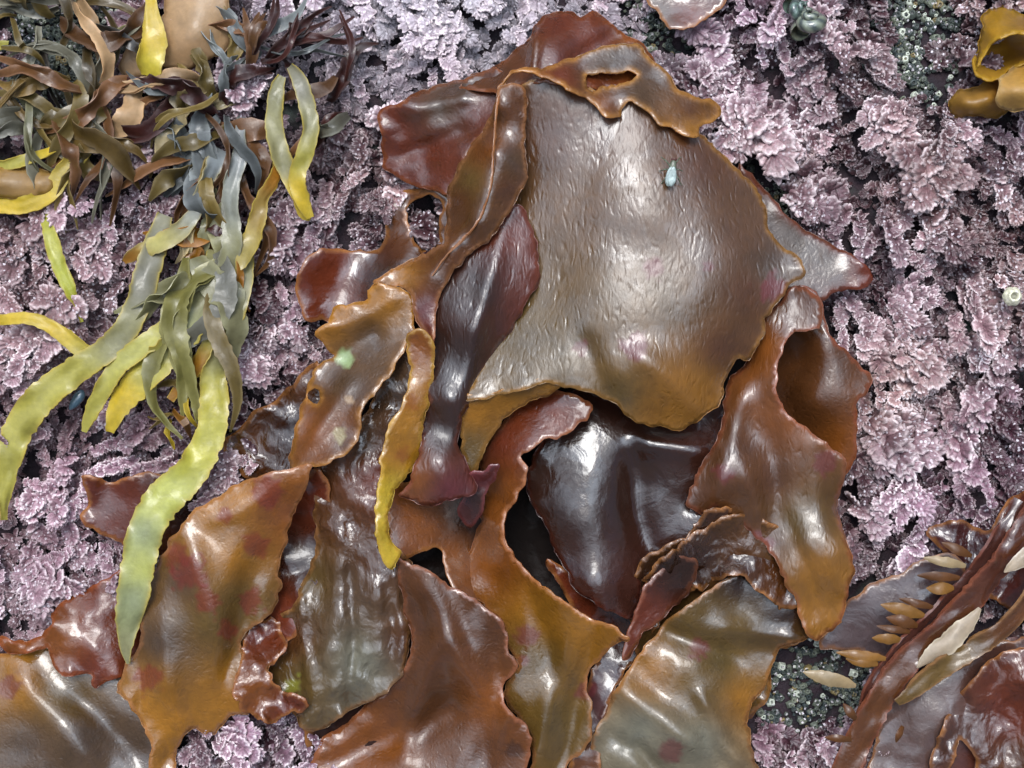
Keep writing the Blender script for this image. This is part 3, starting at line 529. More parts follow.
# F : silver crinkled
sheet('red_seaweed', [(402, 340), (382, 380), (362, 420), (340, 450), (318, 466), (316, 490), (314, 555), (300, 590), (286, 612), (272, 618), (258, 640), (262, 690), (280, 704), (302, 705), (296, 720), (304, 733), (330, 727), (348, 710), (372, 700), (388, 690), (400, 676), (411, 642), (408, 612), (417, 582), (410, 560), (392, 540), (384, 500), (392, 440), (412, 390), (415, 350)],
      [(405, 345, 58), (362, 420, 48), (400, 400, 50), (330, 470, 40), (380, 480, 46), (316, 540, 22), (350, 560, 44), (300, 590, 16), (280, 610, 14), (270, 660, 12), (300, 660, 18), (330, 640, 40), (370, 620, 46), (410, 580, 40), (410, 640, 34), (390, 680, 34), (350, 700, 30), (304, 730, 24), (330, 690, 38)], M_WR,
      cols=[(395, 380, GB), (360, 440, GB), (340, 520, BR), (380, 480, RB), (310, 580, OL), (300, 680, OL), (350, 580, GB), (360, 660, GG), (400, 640, BR), (290, 640, BR), (370, 560, BR)], spots=add_spots([(292, 685, 8)], (0.22, .22, 0.03)), rim=(0.34, 0.15, 0.05), und=(6, 26), ruf=(7, 20, 13), seed=17, folds=[(345,470,325,690,10,5),(372,500,384,660,9,4),(398,350,352,480,8,-6),(300,600,312,700,7,7),(350,560,352,700,6,-7),(395,560,400,660,5,6)],
      label='crinkled silvery brown blade between the spotted amber blade and the bottom centre blade', cat='seaweed', group=GRP)
# E+D : spotted amber blade joined to the blade with green patch
r = E('red_seaweed', 210, 620, 8, 'amber blade with large red spots and a green patched upper fold left of the ridge')
sheet('lamina', [(308, 464), (270, 474), (240, 484), (214, 498), (190, 514), (170, 543), (152, 578), (138, 610), (140, 640), (125, 666), (118, 690), (130, 706), (150, 745), (150, 775), (172, 800), (176, 762), (188, 732), (205, 733), (214, 736), (229, 716), (250, 712), (262, 700), (262, 680), (242, 656), (246, 632), (270, 612), (280, 590), (280, 556), (292, 522), (304, 490), (312, 470)],
      [(306, 468, 70), (270, 476, 62), (214, 500, 58), (172, 545, 50), (140, 610, 40), (122, 690, 30), (150, 750, 26), (170, 790, 20), (200, 560, 60), (250, 520, 62), (290, 520, 48), (230, 580, 58), (275, 570, 34), (190, 620, 52), (240, 620, 40), (170, 680, 44), (200, 680, 40), (235, 660, 28), (255, 700, 24), (190, 725, 26), (245, 590, 52)], M_SM, r,
      cols=[(270, 500, OR), (240, 500, AM), (200, 530, AM), (180, 580, GB), (230, 560, AM), (240, 600, OL), (210, 620, OL), (160, 640, GB), (150, 700, AM), (170, 740, AM), (230, 700, AM), (290, 510, OR)],
      spots=add_spots([(268, 492, 16), (255, 546, 13), (190, 572, 17), (207, 601, 12), (148, 678, 13), (225, 515, 8), (250, 600, 12), (228, 630, 10), (178, 556, 12)], (0.15, 0.018, 0.012)), rim=(0.40, 0.17, 0.07), und=(4, 50), ruf=(5, 30, 10), seed=18, folds=[(190,540,240,690,18,12),(255,560,230,680,12,-12),(290,480,200,520,12,5),(160,620,180,740,12,7),(140,660,135,740,8,-5)])
sheet('crumpled_edge', [(248, 628), (268, 618), (285, 632), (280, 655), (266, 668), (276, 688), (300, 700), (290, 715), (262, 722), (240, 708), (234, 680), (242, 655)],
      [(250, 630, 20), (283, 640, 30), (262, 668, 44), (240, 690, 50), (290, 710, 40), (265, 640, 16), (262, 700, 34)], M_WR, r, cols=[(260, 640, RB), (255, 690, OR), (290, 705, RB)], seed=49, und=(5, 16), ruf=(6, 14, 8), rag=3, sp=3)
sheet('upper_fold', [(375, 283), (388, 287), (402, 290), (414, 298), (414, 330), (406, 348), (386, 378), (368, 402), (360, 420), (357, 442), (340, 458), (312, 467), (290, 468), (292, 448), (297, 425), (300, 405), (311, 380), (319, 364), (332, 356), (316, 336), (328, 324), (332, 308), (350, 302), (364, 300), (370, 292)],
      [(375, 285, 60), (412, 300, 64), (412, 330, 62), (386, 378, 74), (360, 420, 76), (357, 442, 74), (312, 466, 70), (290, 462, 56), (298, 420, 50), (315, 372, 40), (318, 336, 50), (332, 308, 56), (360, 330, 54), (350, 370, 54), (330, 420, 60), (380, 350, 56)], M_SM, r,
      cols=[(380, 300, AM), (330, 320, AM), (370, 340, GB), (350, 380, GB), (325, 430, OR), (340, 440, BR)], spots=[(345, 358, 9, (0.35, 0.5, 0.22)), (350, 398, 4, TN), (340, 436, 7, (0.35, 0.3, 0.16)), (318, 360, 5, PU)],
      holes=[[(308, 393), (315, 388), (320, 393), (316, 404), (309, 402)]], rim=(0.45, 0.20, 0.04), rimw=3, und=(3, 40), ruf=(4, 24, 8), seed=19, folds=[(320,330,400,300,9,5),(340,360,380,330,12,-6),(310,440,350,380,8,6)])
# G : yellow strip
sheet('red_seaweed', [(417, 328), (406, 338), (409, 360), (408, 384), (400, 408), (390, 430), (381, 470), (376, 515), (378, 538), (389, 567), (398, 563), (401, 552), (390, 535), (388, 515), (396, 488), (408, 474), (418, 460), (426, 415), (432, 375), (434, 345), (424, 333)],
      [(417, 330, 84), (408, 340, 76), (430, 350, 78), (400, 410, 82), (420, 430, 72), (380, 480, 84), (405, 478, 66), (376, 520, 86), (390, 520, 76), (390, 562, 70)], M_SM,
      cols=[(415, 345, OR), (415, 400, AM), (400, 450, AM), (385, 500, YE), (390, 560, YE)], spots=add_spots([(410, 400, 8), (402, 455, 7)], OR), rim=(0.5, 0.3, 0.05), und=(1.5, 40), ruf=(3, 24, 6), seed=20,
      label='narrow yellow amber strip hanging from the tail of the folded ridge', cat='seaweed', group=GRP)
# B2 : dark tongue
sheet('red_seaweed', [(517, 204), (529, 222), (538, 250), (541, 280), (530, 300), (508, 332), (490, 364), (475, 396), (463, 418), (460, 440), (464, 462), (474, 478), (478, 492), (462, 498), (440, 504), (420, 504), (400, 497), (414, 474), (422, 440), (426, 400), (428, 360), (430, 330), (436, 290), (450, 262), (480, 236), (500, 222)],
      [(517, 208, 66), (538, 255, 72), (540, 282, 70), (508, 332, 64), (475, 396, 60), (461, 440, 58), (476, 488, 60), (440, 502, 66), (402, 496, 60), (500, 270, 84), (470, 330, 86), (450, 400, 84), (440, 460, 82), (448, 485, 76), (430, 350, 60), (424, 420, 60), (450, 270, 70)], M_LE,
      cols=[(520, 230, RB), (480, 290, DK), (450, 360, DK), (445, 430, DK), (415, 480, OR), (450, 490, PU), (530, 290, RB)], rim=(0.22, 0.06, 0.04), und=(1.5, 50), ruf=(3, 20, 6), seed=21, folds=[(500,240,450,440,10,6)],
      label='long dark maroon tongue shaped blade tucked between the ridge and the big blade', cat='seaweed', group=GRP)
sheet('red_seaweed', [(466, 484), (470, 474), (484, 472), (490, 464), (498, 466), (494, 478), (488, 490), (482, 510), (470, 525), (458, 515), (460, 498)],
      [(470, 478, 58), (496, 468, 66), (485, 495, 50), (468, 520, 36), (480, 485, 48)], M_DK, cols=[(470, 480, PU), (480, 500, DK)], rim=(.2, .05, .05), seed=22, sp=3, label='small curled maroon blade scrap at the end of the tongue shaped blade', cat='seaweed', group=GRP)
# B1 : the big blade
r = E('red_seaweed', 640, 260, 30, 'largest smooth brown blade in the centre with leathery wrinkles and a fly on it')
sheet('under_curl', [(466, 399), (480, 394), (500, 391), (545, 380), (560, 388), (520, 405), (500, 425), (486, 448), (475, 470), (464, 462), (461, 435)],
      [(466, 400, 72), (500, 393, 76), (540, 385, 80), (464, 455, 52), (474, 466, 50), (490, 430, 56), (515, 405, 62)], M_SM, r, cols=[(480, 410, AM), (470, 450, OL)], rim=(.45, .22, .06), seed=23, und=(1, 40), ruf=(1, 20, 6))
sheet('lamina', [(523, 84), (560, 78), (600, 92), (640, 100), (690, 125), (715, 148), (732, 165), (746, 177), (757, 190), (764, 208), (770, 226), (783, 247), (800, 260), (805, 273), (798, 281), (788, 287), (779, 303), (765, 317), (763, 336), (756, 350), (748, 360), (738, 358), (724, 380), (722, 400), (710, 411), (696, 422), (680, 429), (660, 426), (640, 425), (630, 419), (618, 406), (602, 398), (585, 391), (566, 386), (545, 384), (520, 389), (498, 394), (466, 399), (474, 380), (490, 345), (505, 315), (522, 280), (520, 240), (515, 205), (512, 150), (516, 110)],
      [(530, 95, 78), (600, 105, 84), (680, 130, 78), (715, 150, 66), (757, 190, 58), (783, 247, 64), (803, 270, 74), (780, 303, 72), (764, 325, 68), (750, 357, 66), (724, 385, 62), (715, 405, 64), (680, 427, 60), (640, 424, 72), (602, 398, 84), (566, 387, 88), (520, 390, 80), (470, 398, 74), (490, 345, 60), (515, 290, 56), (515, 200, 60), (515, 140, 66),
       (600, 180, 88), (660, 180, 92), (720, 200, 80), (740, 250, 86), (600, 260, 90), (660, 270, 100), (560, 320, 84), (640, 340, 104), (700, 320, 96), (560, 365, 88), (620, 375, 102), (660, 395, 92), (700, 380, 84), (740, 310, 82), (545, 180, 70), (550, 250, 72)], M_LE, r,
      cols=[(560, 130, BR), (600, 110, BR), (640, 200, (.135,.064,.022)), (580, 200, (.135,.064,.022)), (600, 300, (0.13, 0.072, 0.024)), (660, 300, (0.13, 0.072, 0.024)), (740, 240, (.12,.055,.026)), (520, 330, OL), (560, 350, OL), (720, 350, BR), (700, 390, AM), (660, 410, AM), (620, 395, OL), (750, 290, BR), (770, 270, GB), (700, 160, BR)],
      spots=add_spots([(653, 268, 11), (653, 268, 7), (634, 347, 14), (634, 347, 11), (772, 288, 13), (772, 288, 10), (708, 266, 6), (580, 347, 7)], (0.12, 0.022, 0.022)), rim=(0.46, 0.22, 0.05), rimw=2.6, undf=.06, und=(3, 70), ruf=(3, 36, 10), seed=24, folds=[(600,110,550,330,24,-3),(700,150,740,340,30,4),(650,120,640,230,34,3),(560,350,700,330,22,-2),(640,350,700,415,12,6),(580,340,610,400,12,-5)], sp=3.4)
# top : lobe J, cap K, collar L, ridge C
r = E('red_seaweed', 540, 80, 50, 'uppermost folded brown blade crowning the mass with a collar and long ridge down the left')
sheet('left_lobe', [(381, 110), (400, 101), (425, 90), (450, 82), (472, 76), (500, 70), (512, 90), (500, 112), (484, 135), (466, 158), (455, 184), (444, 194), (430, 188), (408, 184), (395, 172), (384, 165), (380, 140)],
      [(381, 112, 30), (425, 90, 34), (470, 78, 44), (505, 75, 58), (500, 100, 60), (460, 160, 54), (444, 192, 40), (400, 180, 18), (382, 145, 18), (420, 130, 34), (450, 120, 44), (425, 165, 26)], M_SM, r,
      cols=[(390, 120, RB), (400, 160, RB), (440, 110, GB), (460, 90, GB), (440, 150, RB), (480, 110, RB)], rim=(.30, .09, .03), und=(4, 26), ruf=(5, 22, 10), seed=25, folds=[(400,110,470,100,10,8),(400,160,470,130,10,-8)])
sheet('top_lobe', [(460, 88), (472, 76), (500, 64), (515, 52), (528, 38), (536, 22), (548, 13), (562, 11), (580, 17), (590, 14), (600, 13), (612, 24), (630, 38), (646, 48), (660, 66), (650, 85), (600, 90), (560, 84), (530, 84), (500, 92)],
      [(470, 80, 40), (515, 55, 44), (538, 22, 40), (565, 12, 36), (600, 14, 36), (640, 46, 44), (655, 70, 56), (540, 60, 76), (580, 50, 64), (610, 45, 56), (520, 80, 74), (600, 85, 70), (560, 30, 58), (490, 85, 60), (532, 40, 66)], M_SM, r,
      cols=[(560, 30, RB), (600, 40, RB), (530, 50, BR), (500, 75, BR), (560, 60, RB), (630, 45, OR)], rim=(.30, .09, .03), und=(3, 30), ruf=(5, 24, 9), seed=26, folds=[(540,30,530,70,6,8),(620,30,570,70,10,-8)])
sheet('collar', [(498, 94), (507, 80), (520, 73), (535, 73), (552, 80), (572, 90), (590, 104), (606, 117), (619, 117), (624, 108), (632, 101), (646, 109), (668, 126), (688, 135), (698, 133), (698, 127), (716, 120), (720, 108), (700, 98), (680, 88), (666, 72), (650, 56), (640, 45), (620, 44), (596, 50), (570, 58), (545, 66), (525, 68), (508, 76), (497, 88)],
      [(500, 92, 88), (520, 74, 98), (545, 77, 102), (575, 92, 102), (606, 116, 98), (620, 114, 92), (632, 102, 94), (668, 126, 92), (692, 134, 88), (716, 114, 66), (680, 90, 72), (650, 60, 66), (610, 50, 72), (560, 65, 84), (600, 85, 84), (640, 85, 76), (580, 70, 80), (530, 70, 92)], M_SM, r,
      cols=[(520, 75, OR), (560, 78, RB), (600, 105, OR), (600, 75, GB), (630, 70, GB), (640, 95, GB), (690, 110, BR), (690, 130, AM), (610, 60, GB)], holes=[[(586, 78), (598, 73), (615, 74), (632, 71), (636, 77), (620, 84), (602, 87), (591, 91)]], rim=(.48, .22, .05), rimw=3.5, und=(3, 26), ruf=(4, 22, 7), seed=27, sp=3)
sheet('ridge', [(500, 88), (512, 84), (524, 90), (527, 110), (524, 130), (525, 150), (527, 175), (520, 195), (508, 214), (490, 238), (472, 252), (455, 268), (448, 282), (440, 300), (434, 322), (433, 348), (424, 336), (416, 318), (412, 298), (400, 287), (380, 286), (376, 280), (392, 270), (420, 256), (440, 244), (447, 225), (447, 195), (456, 172), (470, 148), (484, 130), (494, 112)],
      [(505, 88, 96), (524, 95, 88), (526, 150, 84), (526, 178, 84), (508, 214, 82), (472, 250, 80), (448, 282, 78), (433, 345, 80), (416, 318, 72), (400, 288, 64), (378, 283, 60), (425, 255, 58), (447, 225, 56), (452, 185, 54), (470, 150, 58), (490, 118, 70), (497, 108, 98), (494, 150, 100), (490, 190, 100), (477, 222, 98), (450, 245, 92), (430, 275, 84), (508, 140, 90), (508, 180, 90)], M_SM, r,
      cols=[(515, 110, BR), (510, 160, GB), (505, 190, BR), (470, 180, OL), (460, 200, BR), (490, 150, OR), (440, 260, BR), (400, 280, AM), (425, 310, PU), (445, 280, BR), (420, 335, RB)], rim=(.46, .20, .08), rimw=2.5, und=(1.5, 30), ruf=(3, 20, 6), seed=28, sp=3)
ribbon('ridge_fold', [(500, 92, 95, 3, 10), (497, 110, 98.5, 3, 20), (494, 150, 100.5, 3, 30), (491, 188, 100.5, 3, 30), (478, 222, 98.5, 3, 20), (462, 240, 95, 3, 10), (446, 256, 90, 2, 10), (432, 276, 84, 1.5, 0)], M_SM, r, cols=[(0, 0, (.26, .10, .03))], cup=.2, thick=1, rag=.5, nw=5)
# dark blade at the top edge
sheet('red_seaweed', [(650, -40), (646, -5), (655, 8), (668, 24), (684, 28), (700, 22), (718, 12), (728, -5), (730, -40)],
      [(650, 0, 10), (668, 24, 20), (700, 22, 24), (725, 0, 20), (690, -30, 14), (685, 10, 14)], M_DK, cols=[(690, 10, RB), (660, 10, GB), (690, -20, DK)], seed=29, label='dark red blade tip entering at the top edge right of centre', cat='seaweed', group=GRP)

# ------------------------------------------------------------ yellow straps on the left
YG_G = 'yellow straps hanging on the left'
def strap(pts, cols, label, seed, **k):
    return ribbon('rockweed', pts, M_ST, None, cols, seed=seed, label=label, cat='seaweed', group=YG_G, rim=k.pop('rim', (0.5, .38, .08)), **k)
strap([(165, 215, 20, 16, 20), (155, 245, 32, 24, 10), (146, 277, 40, 27, 0), (137, 307, 42, 26, 0), (116, 341, 40, 26, -5), (75, 371, 36, 28, -5), (38, 401, 32, 32, 0), (14, 440, 28, 30, 10), (6, 480, 22, 20, 20), (4, 520, 14, 8, 30)],
      [(146, 280, GG), (116, 341, GO), (75, 371, YG), (40, 400, YG), (10, 440, YG), (4, 500, YG)], 'long olive yellow strap curving down to the left edge', 31)
strap([(246, 250, 20, 14, 20), (243, 280, 34, 20, 10), (236, 310, 40, 20, -10), (224, 340, 40, 20, 20), (214, 375, 40, 26, 0), (214, 405, 42, 30, 0), (210, 435, 44, 30, 0), (192, 470, 50, 34, 0), (166, 497, 56, 38, 0), (148, 525, 60, 36, 0), (138, 565, 58, 34, 5), (130, 610, 52, 30, 5), (126, 645, 44, 14, 0), (128, 664, 40, 3, 0)],
      [(240, 290, GO), (220, 350, GO), (213, 400, (0.44, .38, .04)), (205, 440, (.46, .42, .05)), (160, 500, (0.47, .47, .09)), (143, 535, (.28, .30, .15)), (140, 565, (.46, .46, .12)), (132, 600, (.26, .28, .15)), (127, 660, GO)], 'longest yellow green strap ending in a point on the amber spotted blade', 32)
strap([(214, 250, 22, 14, 0), (208, 285, 40, 24, 0), (196, 315, 46, 30, 0), (170, 350, 46, 32, 10), (140, 380, 42, 30, 0), (118, 408, 36, 22, 0), (110, 432, 28, 8, 0)],
      [(205, 290, GO), (190, 330, (.3, .3, .12)), (150, 370, YG), (120, 400, YE)], 'wide pale olive strap with ragged amber end between the two longest straps', 33, rag=.12)
strap([(186, 290, 34, 12, 0), (176, 318, 44, 18, 10), (150, 340, 46, 20, 0), (122, 362, 42, 20, -10), (103, 390, 36, 18, 0), (90, 415, 28, 14, 0), (84, 432, 22, 5, 0)],
      [(176, 320, YG), (130, 350, (.45, .42, .12)), (95, 400, YG)], 'yellow strap with notched tip lying left of the ragged pale olive strap', 34, rag=.12)
strap([(222, 300, 36, 14, 20), (218, 330, 42, 18, 0), (204, 356, 40, 18, 10), (186, 378, 36, 14, 0), (170, 400, 30, 8, 0)],
      [(215, 330, YG), (190, 370, AM)], 'short amber tipped strap beside the longest yellow green strap', 35)
strap([(-25, 320, 12, 10, 0), (0, 320, 22, 11, 0), (25, 318, 28, 12, 0), (48, 325, 28, 14, 0), (70, 341, 24, 16, 0), (90, 358, 18, 16, 0), (100, 372, 8, 8, 0)],
      [(0, 320, YE), (50, 325, YE), (90, 355, (.45, .38, .08))], 'narrow arched yellow strap entering at the left edge below the middle', 36)
strap([(44, 215, 16, 8, 0), (50, 235, 28, 14, 0), (58, 262, 30, 16, 0), (70, 290, 26, 13, 20), (77, 305, 20, 6, 30), (82, 322, 14, 3, 0)],
      [(50, 240, (.42, .40, .06)), (65, 280, (.42, .42, .05))], 'short yellow green strap tapering to a thread at left', 37)
strap([(282, 76, 34, 8, 0), (277, 90, 38, 15, 10), (274, 118, 40, 18, -10), (277, 145, 40, 20, 10), (288, 172, 38, 18, 20), (298, 195, 34, 14, 0), (303, 214, 28, 10, 0), (310, 220, 24, 3, 0)],
      [(277, 100, GO), (275, 140, GO), (285, 165, GO), (296, 195, YE)], 'left strap of the pale pair that meets in a point above the dark blade', 38, cup=-.06, twist=28)
strap([(290, 66, 36, 8, 0), (299, 80, 42, 15, 10), (307, 105, 46, 17, -10), (311, 130, 46, 16, 20), (304, 155, 46, 18, 30), (297, 178, 42, 17, 0), (302, 200, 36, 15, 0), (310, 218, 28, 8, 0)],
      [(300, 90, GG), (309, 120, GO), (304, 160, YG), (300, 190, YE)], 'right strap of the pale pair that meets in a point above the dark blade', 39, cup=-.06, twist=28)
strap([(246, 60, 20, 6, 0), (240, 130, 22, 10, 10), (240, 155, 36, 16, 0), (232, 180, 40, 16, 20), (230, 210, 40, 18, -10), (232, 240, 42, 20, 0), (226, 270, 40, 20, 10), (222, 300, 34, 14, 0)],
      [(240, 150, (.24, .25, .25)), (230, 200, (.24, .24, .2)), (230, 250, GO), (224, 290, GO)], 'grey straight strap hanging down the centre of the wrack', 40, rim=(.3, .28, .2))
strap([(222, 150, 24, 14, 0), (214, 165, 36, 20, 10), (202, 190, 42, 16, 30), (195, 212, 42, 14, 0), (178, 232, 42, 18, 0), (155, 245, 38, 18, 0), (132, 256, 32, 14, 10), (124, 262, 26, 5, 0)],
      [(214, 165, (.24, .26, .27)), (195, 205, (.26, .26, .22)), (155, 245, (.45, .40, .12)), (130, 258, AM)], 'grey strap turning yellow as it sweeps left to a pointed tip', 41, rim=(.42, .34, .15))
strap([(280, 150, 24, 8, 0), (276, 175, 36, 14, 30), (262, 200, 40, 16, 20), (256, 225, 40, 18, -20), (246, 250, 40, 20, 10), (232, 268, 36, 16, 0), (218, 280, 28, 6, 0)],
      [(276, 175, AM), (260, 210, (.30, .2, .05)), (245, 250, (.42, .33, .10))], 'amber crinkled strap with cream tip right of the grey straight strap', 42, rag=.14)
strap([(148, -30, 20, 22, 0), (151, 0, 30, 12, 0), (152, 15, 34, 16, 0), (154, 40, 36, 26, 0), (150, 60, 34, 28, 0), (150, 76, 26, 18, 0)],
      [(151, 0, YE), (154, 40, YE), (150, 65, (.6, .5, .06))], 'bright yellow strap at the top left beside the tan blade', 43)
strap([(-20, 168, 14, 12, 0), (5, 165, 24, 10, 0), (25, 160, 28, 12, 0), (50, 150, 28, 10, 20), (72, 138, 22, 6, 0)], [(10, 165, YG), (60, 145, YE)], 'thin yellow strap lying above the tan kelp at the left edge', 45)
strap([(-30, 195, 10, 20, 0), (0, 203, 18, 20, 0), (25, 204, 24, 18, 10), (48, 194, 26, 18, 0), (64, 172, 26, 20, 0), (84, 150, 20, 16, 0), (95, 138, 10, 6, 0)], [(0, 203, YE), (40, 198, YE), (70, 165, (.5, .38, .08))], 'bright yellow strap curling under the tan kelp at the left edge', 46)
sheet('kelp', [(-60, 170), (0, 168), (25, 166), (48, 172), (54, 182), (46, 194), (20, 197), (-60, 196)], [(-50, 185, 22), (0, 170, 20), (0, 183, 34), (0, 197, 20), (45, 175, 26), (40, 185, 34), (40, 194, 24)], M_ST, cols=[(0, 180, (.34, .2, .07))], rim=(.5, .3, .05), seed=47, label='smooth tan kelp blade entering at the left edge', cat='seaweed', group=YG_G)
sheet('kelp', [(120, 62), (135, 40), (150, 22), (165, 12), (172, -40), (235, -40), (228, 0), (230, 30), (226, 48), (210, 58), (196, 66), (180, 72), (165, 68), (140, 76), (124, 74)],
      [(125, 68, 6), (165, 15, 20), (225, 0, 22), (228, 45, 16), (180, 70, 14), (195, 30, 34), (160, 50, 22), (200, -30, 30)], M_ST, cols=[(195, 20, TN), (190, 50, (.36, .22, .11)), (135, 60, (.4, .27, .16))], rim=(.42, .24, .1), seed=48, und=(3, 40), label='smooth tan blade at the top edge left of centre', cat='seaweed', group=YG_G)
# tufts of narrow wrack blades
def tuft(x, y, z, label, n, lens, wid, cols, seed, ang=(0, 360), rad=14):
    rr = random.Random(seed); n = int(n*.45); lens = (lens[0]*1.35, lens[1]*1.35); t = empty('wrack_tuft', x, y, z-12, label, 'seaweed', 'tufts of narrow wrack blades')
    for k in range(n):
        a = math.radians(rr.uniform(*ang)); ln = rr.uniform(*lens); w_ = rr.uniform(*wid); bx = x+rr.uniform(-rad, rad); by = y+rr.uniform(-rad, rad)
        bend = rr.uniform(-1.1, 1.1); pts = []; cx, cy = bx, by; h = rr.uniform(8, 38); ln *= 1.25; w_ *= rr.choice((.8, 1.25, 1.6))
        for i in range(6):
            s = i/5; pts.append((cx, cy, z+h*math.sin(math.pi*min(1, s*0.9+.08))+rr.uniform(-2, 2), max(1.5, w_*math.sin(math.pi*min(.96, .18+s*.8))), rr.uniform(-60, 60)))
            cx += math.cos(a+bend*s+.5*math.sin(5*s+k))*ln/5; cy += math.sin(a+bend*s+.5*math.sin(5*s+k))*ln/5
        c = cols[rr.randrange(len(cols))]; kf = rr.uniform(.5, 1.1); c = tuple(q*kf for q in c)
        if rr.random() < .5:           # forked tip
            sg = rr.choice((-1, 1)); p2 = pts[:3]; qx, qy = pts[3][0], pts[3][1]
            for i in range(3, 6):
                p2.append((qx+sg*math.sin(a)*(i-2)*4, qy-sg*math.cos(a)*(i-2)*4, pts[i][2]-2, pts[i][3]*.85, -pts[i][4])); qx += math.cos(a+bend*.6)*ln/6; qy += math.sin(a+bend*.6)*ln/6
            ribbon('blade', p2, M_ST, t, [(0, 0, c)], nw=5, step=4, seed=seed+k+50, rim=tuple(min(1, q*1.5+.05) for q in c), thick=.8, rag=.12, ruf=(.15, 16))
        ribbon('blade', pts, M_ST, t, [(0, 0, c)], nw=5, step=4, seed=seed+k, rim=tuple(min(1, q*1.5+.05) for q in c), thick=.8, rag=.12, ruf=(.15, 16))
    return t
GY = (.19, .20, .195); RDk = (.07, .02, .015); BRN = (.16, .07, .025); CR = (.5, .4, .22); OLV = (.19, .13, .035)
tuft(205, 95, 14, 'large grey and brown wrack tuft between the tan blade and the pale strap pair', 40, (30, 75), (8, 15), [GY, GY, BRN, RDk, OLV, CR, GY], 60, (60, 330), 24)
tuft(258, 55, 16, 'dark red wrack tuft standing upright at the top beside the tan blade', 26, (28, 62), (6, 12), [RDk, RDk, GY, BRN], 61, (200, 400), 14)
tuft(215, 150, 10, 'tangle of grey wrack blades over the mauve algae above the straps', 34, (30, 70), (8, 16), [GY, GY, OLV, BRN, GO], 62, (20, 200), 26)
tuft(60, 45, 4, 'olive wrack tuft in the dark top left corner', 34, (35, 80), (6, 16), [OLV, (.12, .08, .03), BRN, GO, GG, (.05, .04, .03)], 63, (0, 360), 45)
tuft(50, 110, 10, 'brown and olive wrack tuft above the tan kelp at left', 36, (35, 80), (8, 17), [OLV, BRN, GO, (.2, .12, .03), GG], 64, (-40, 200), 30)
tuft(110, 105, 12, 'mixed tan and olive wrack tuft left of the large grey tuft', 30, (35, 80), (8, 18), [OLV, BRN, TN, GO, GG], 65, (0, 360), 28)
tuft(205, 235, 8, 'small curly wrack tuft where the yellow straps begin', 26, (22, 50), (8, 14), [GO, OLV, AM, CR, RDk, GY], 66, (20, 170), 26)
tuft(196, 262, 30, 'bundle of olive and yellow wrack blades under the long straps', 14, (60, 120), (14, 24), [GO, GG, OLV, (.36, .32, .09), (.4, .34, .07)], 76, (75, 135), 26)
tuft(335, 95, 8, 'sparse brown wrack tuft left of the red brown lobe', 16, (24, 55), (5, 11), [RDk, BRN, RDk, GG], 67, (100, 400), 22)
tuft(190, 400, 14, 'frayed amber wrack shreds under the pale olive strap', 12, (16, 34), (5, 10), [AM, YE, OLV], 68, (60, 200), 20)
tuft(20, 20, 6, 'yellow green wrack sprigs in the extreme top left corner', 18, (25, 55), (5, 10), [YG, OLV, GG], 69, (0, 360), 30)

# ------------------------------------------------------------ rolled amber kelp, upper right
r = empty('kelp', 1000, 80, -10, 'rolled amber yellow kelp blade at the upper right edge', 'seaweed')
KA, KB = (.40, .215, .02), (.30, .15, .018)
sheet('inner_wall', [(983, 48), (1003, 34), (1024, 28), (1070, 24), (1075, 52), (1040, 58), (1024, 63), (1010, 72), (998, 80), (986, 80), (975, 74), (972, 66), (976, 56)],
      [(985, 48, 4), (1005, 38, -6), (1030, 30, -8), (1070, 28, -8), (1000, 56, 4), (1030, 46, 0), (974, 68, 44), (986, 79, 40), (998, 79, 40), (1024, 62, 38), (1070, 52, 38), (985, 62, 20)], M_ST, r, cols=[(1000, 70, KA), (1020, 40, KB)], rim=(.6, .36, .03), seed=73, und=(1, 30), ruf=(1, 30, 6), sp=3)
sheet('outer_roll', [(975, 66), (979, 50), (982, 30), (984, 14), (994, 8), (1006, 7), (1024, 14), (1070, 22), (1072, 30), (1024, 30), (1006, 36), (994, 45), (984, 56)],
      [(975, 66, 44), (981, 40, 30), (984, 14, 4), (1005, 8, 0), (1024, 14, 2), (1070, 22, 4), (1000, 22, 44), (994, 44, 62), (1006, 35, 64), (1024, 29, 64), (1070, 28, 64), (1030, 20, 46), (988, 30, 46)], M_ST, r, cols=[(1000, 20, KA), (1040, 25, KB)], rim=(.62, .38, .03), seed=71, und=(1, 30), ruf=(1, 30, 6), sp=3)
sheet('lower_roll', [(948, 106), (950, 96), (958, 89), (972, 88), (990, 82), (1010, 78), (1012, 100), (1004, 114), (992, 118), (976, 114), (958, 118), (949, 114)],
      [(948, 106, 6), (952, 94, 10), (972, 87, 6), (1000, 80, 8), (965, 102, 34), (990, 98, 38), (958, 117, 4), (992, 118, 6), (1008, 112, 8)], M_ST, r, cols=[(975, 95, (.36, .19, .04)), (985, 110, KB)], rim=(.4, .22, .03), seed=72, und=(1, 30), ruf=(1, 30, 6), sp=3)
sheet('side_lobe', [(995, 96), (998, 84), (1008, 74), (1022, 64), (1070, 60), (1070, 108), (1030, 110), (1008, 110), (998, 106)],
      [(996, 96, 54), (1008, 74, 42), (1024, 64, 30), (1070, 62, 30), (1015, 90, 66), (1050, 85, 68), (1010, 109, 44), (1050, 109, 40)], M_ST, r, cols=[(1010, 90, (.46, .27, .08)), (1040, 80, KA)], rim=(.66, .5, .25), seed=74, und=(1, 30), ruf=(1, 30, 6), sp=3)

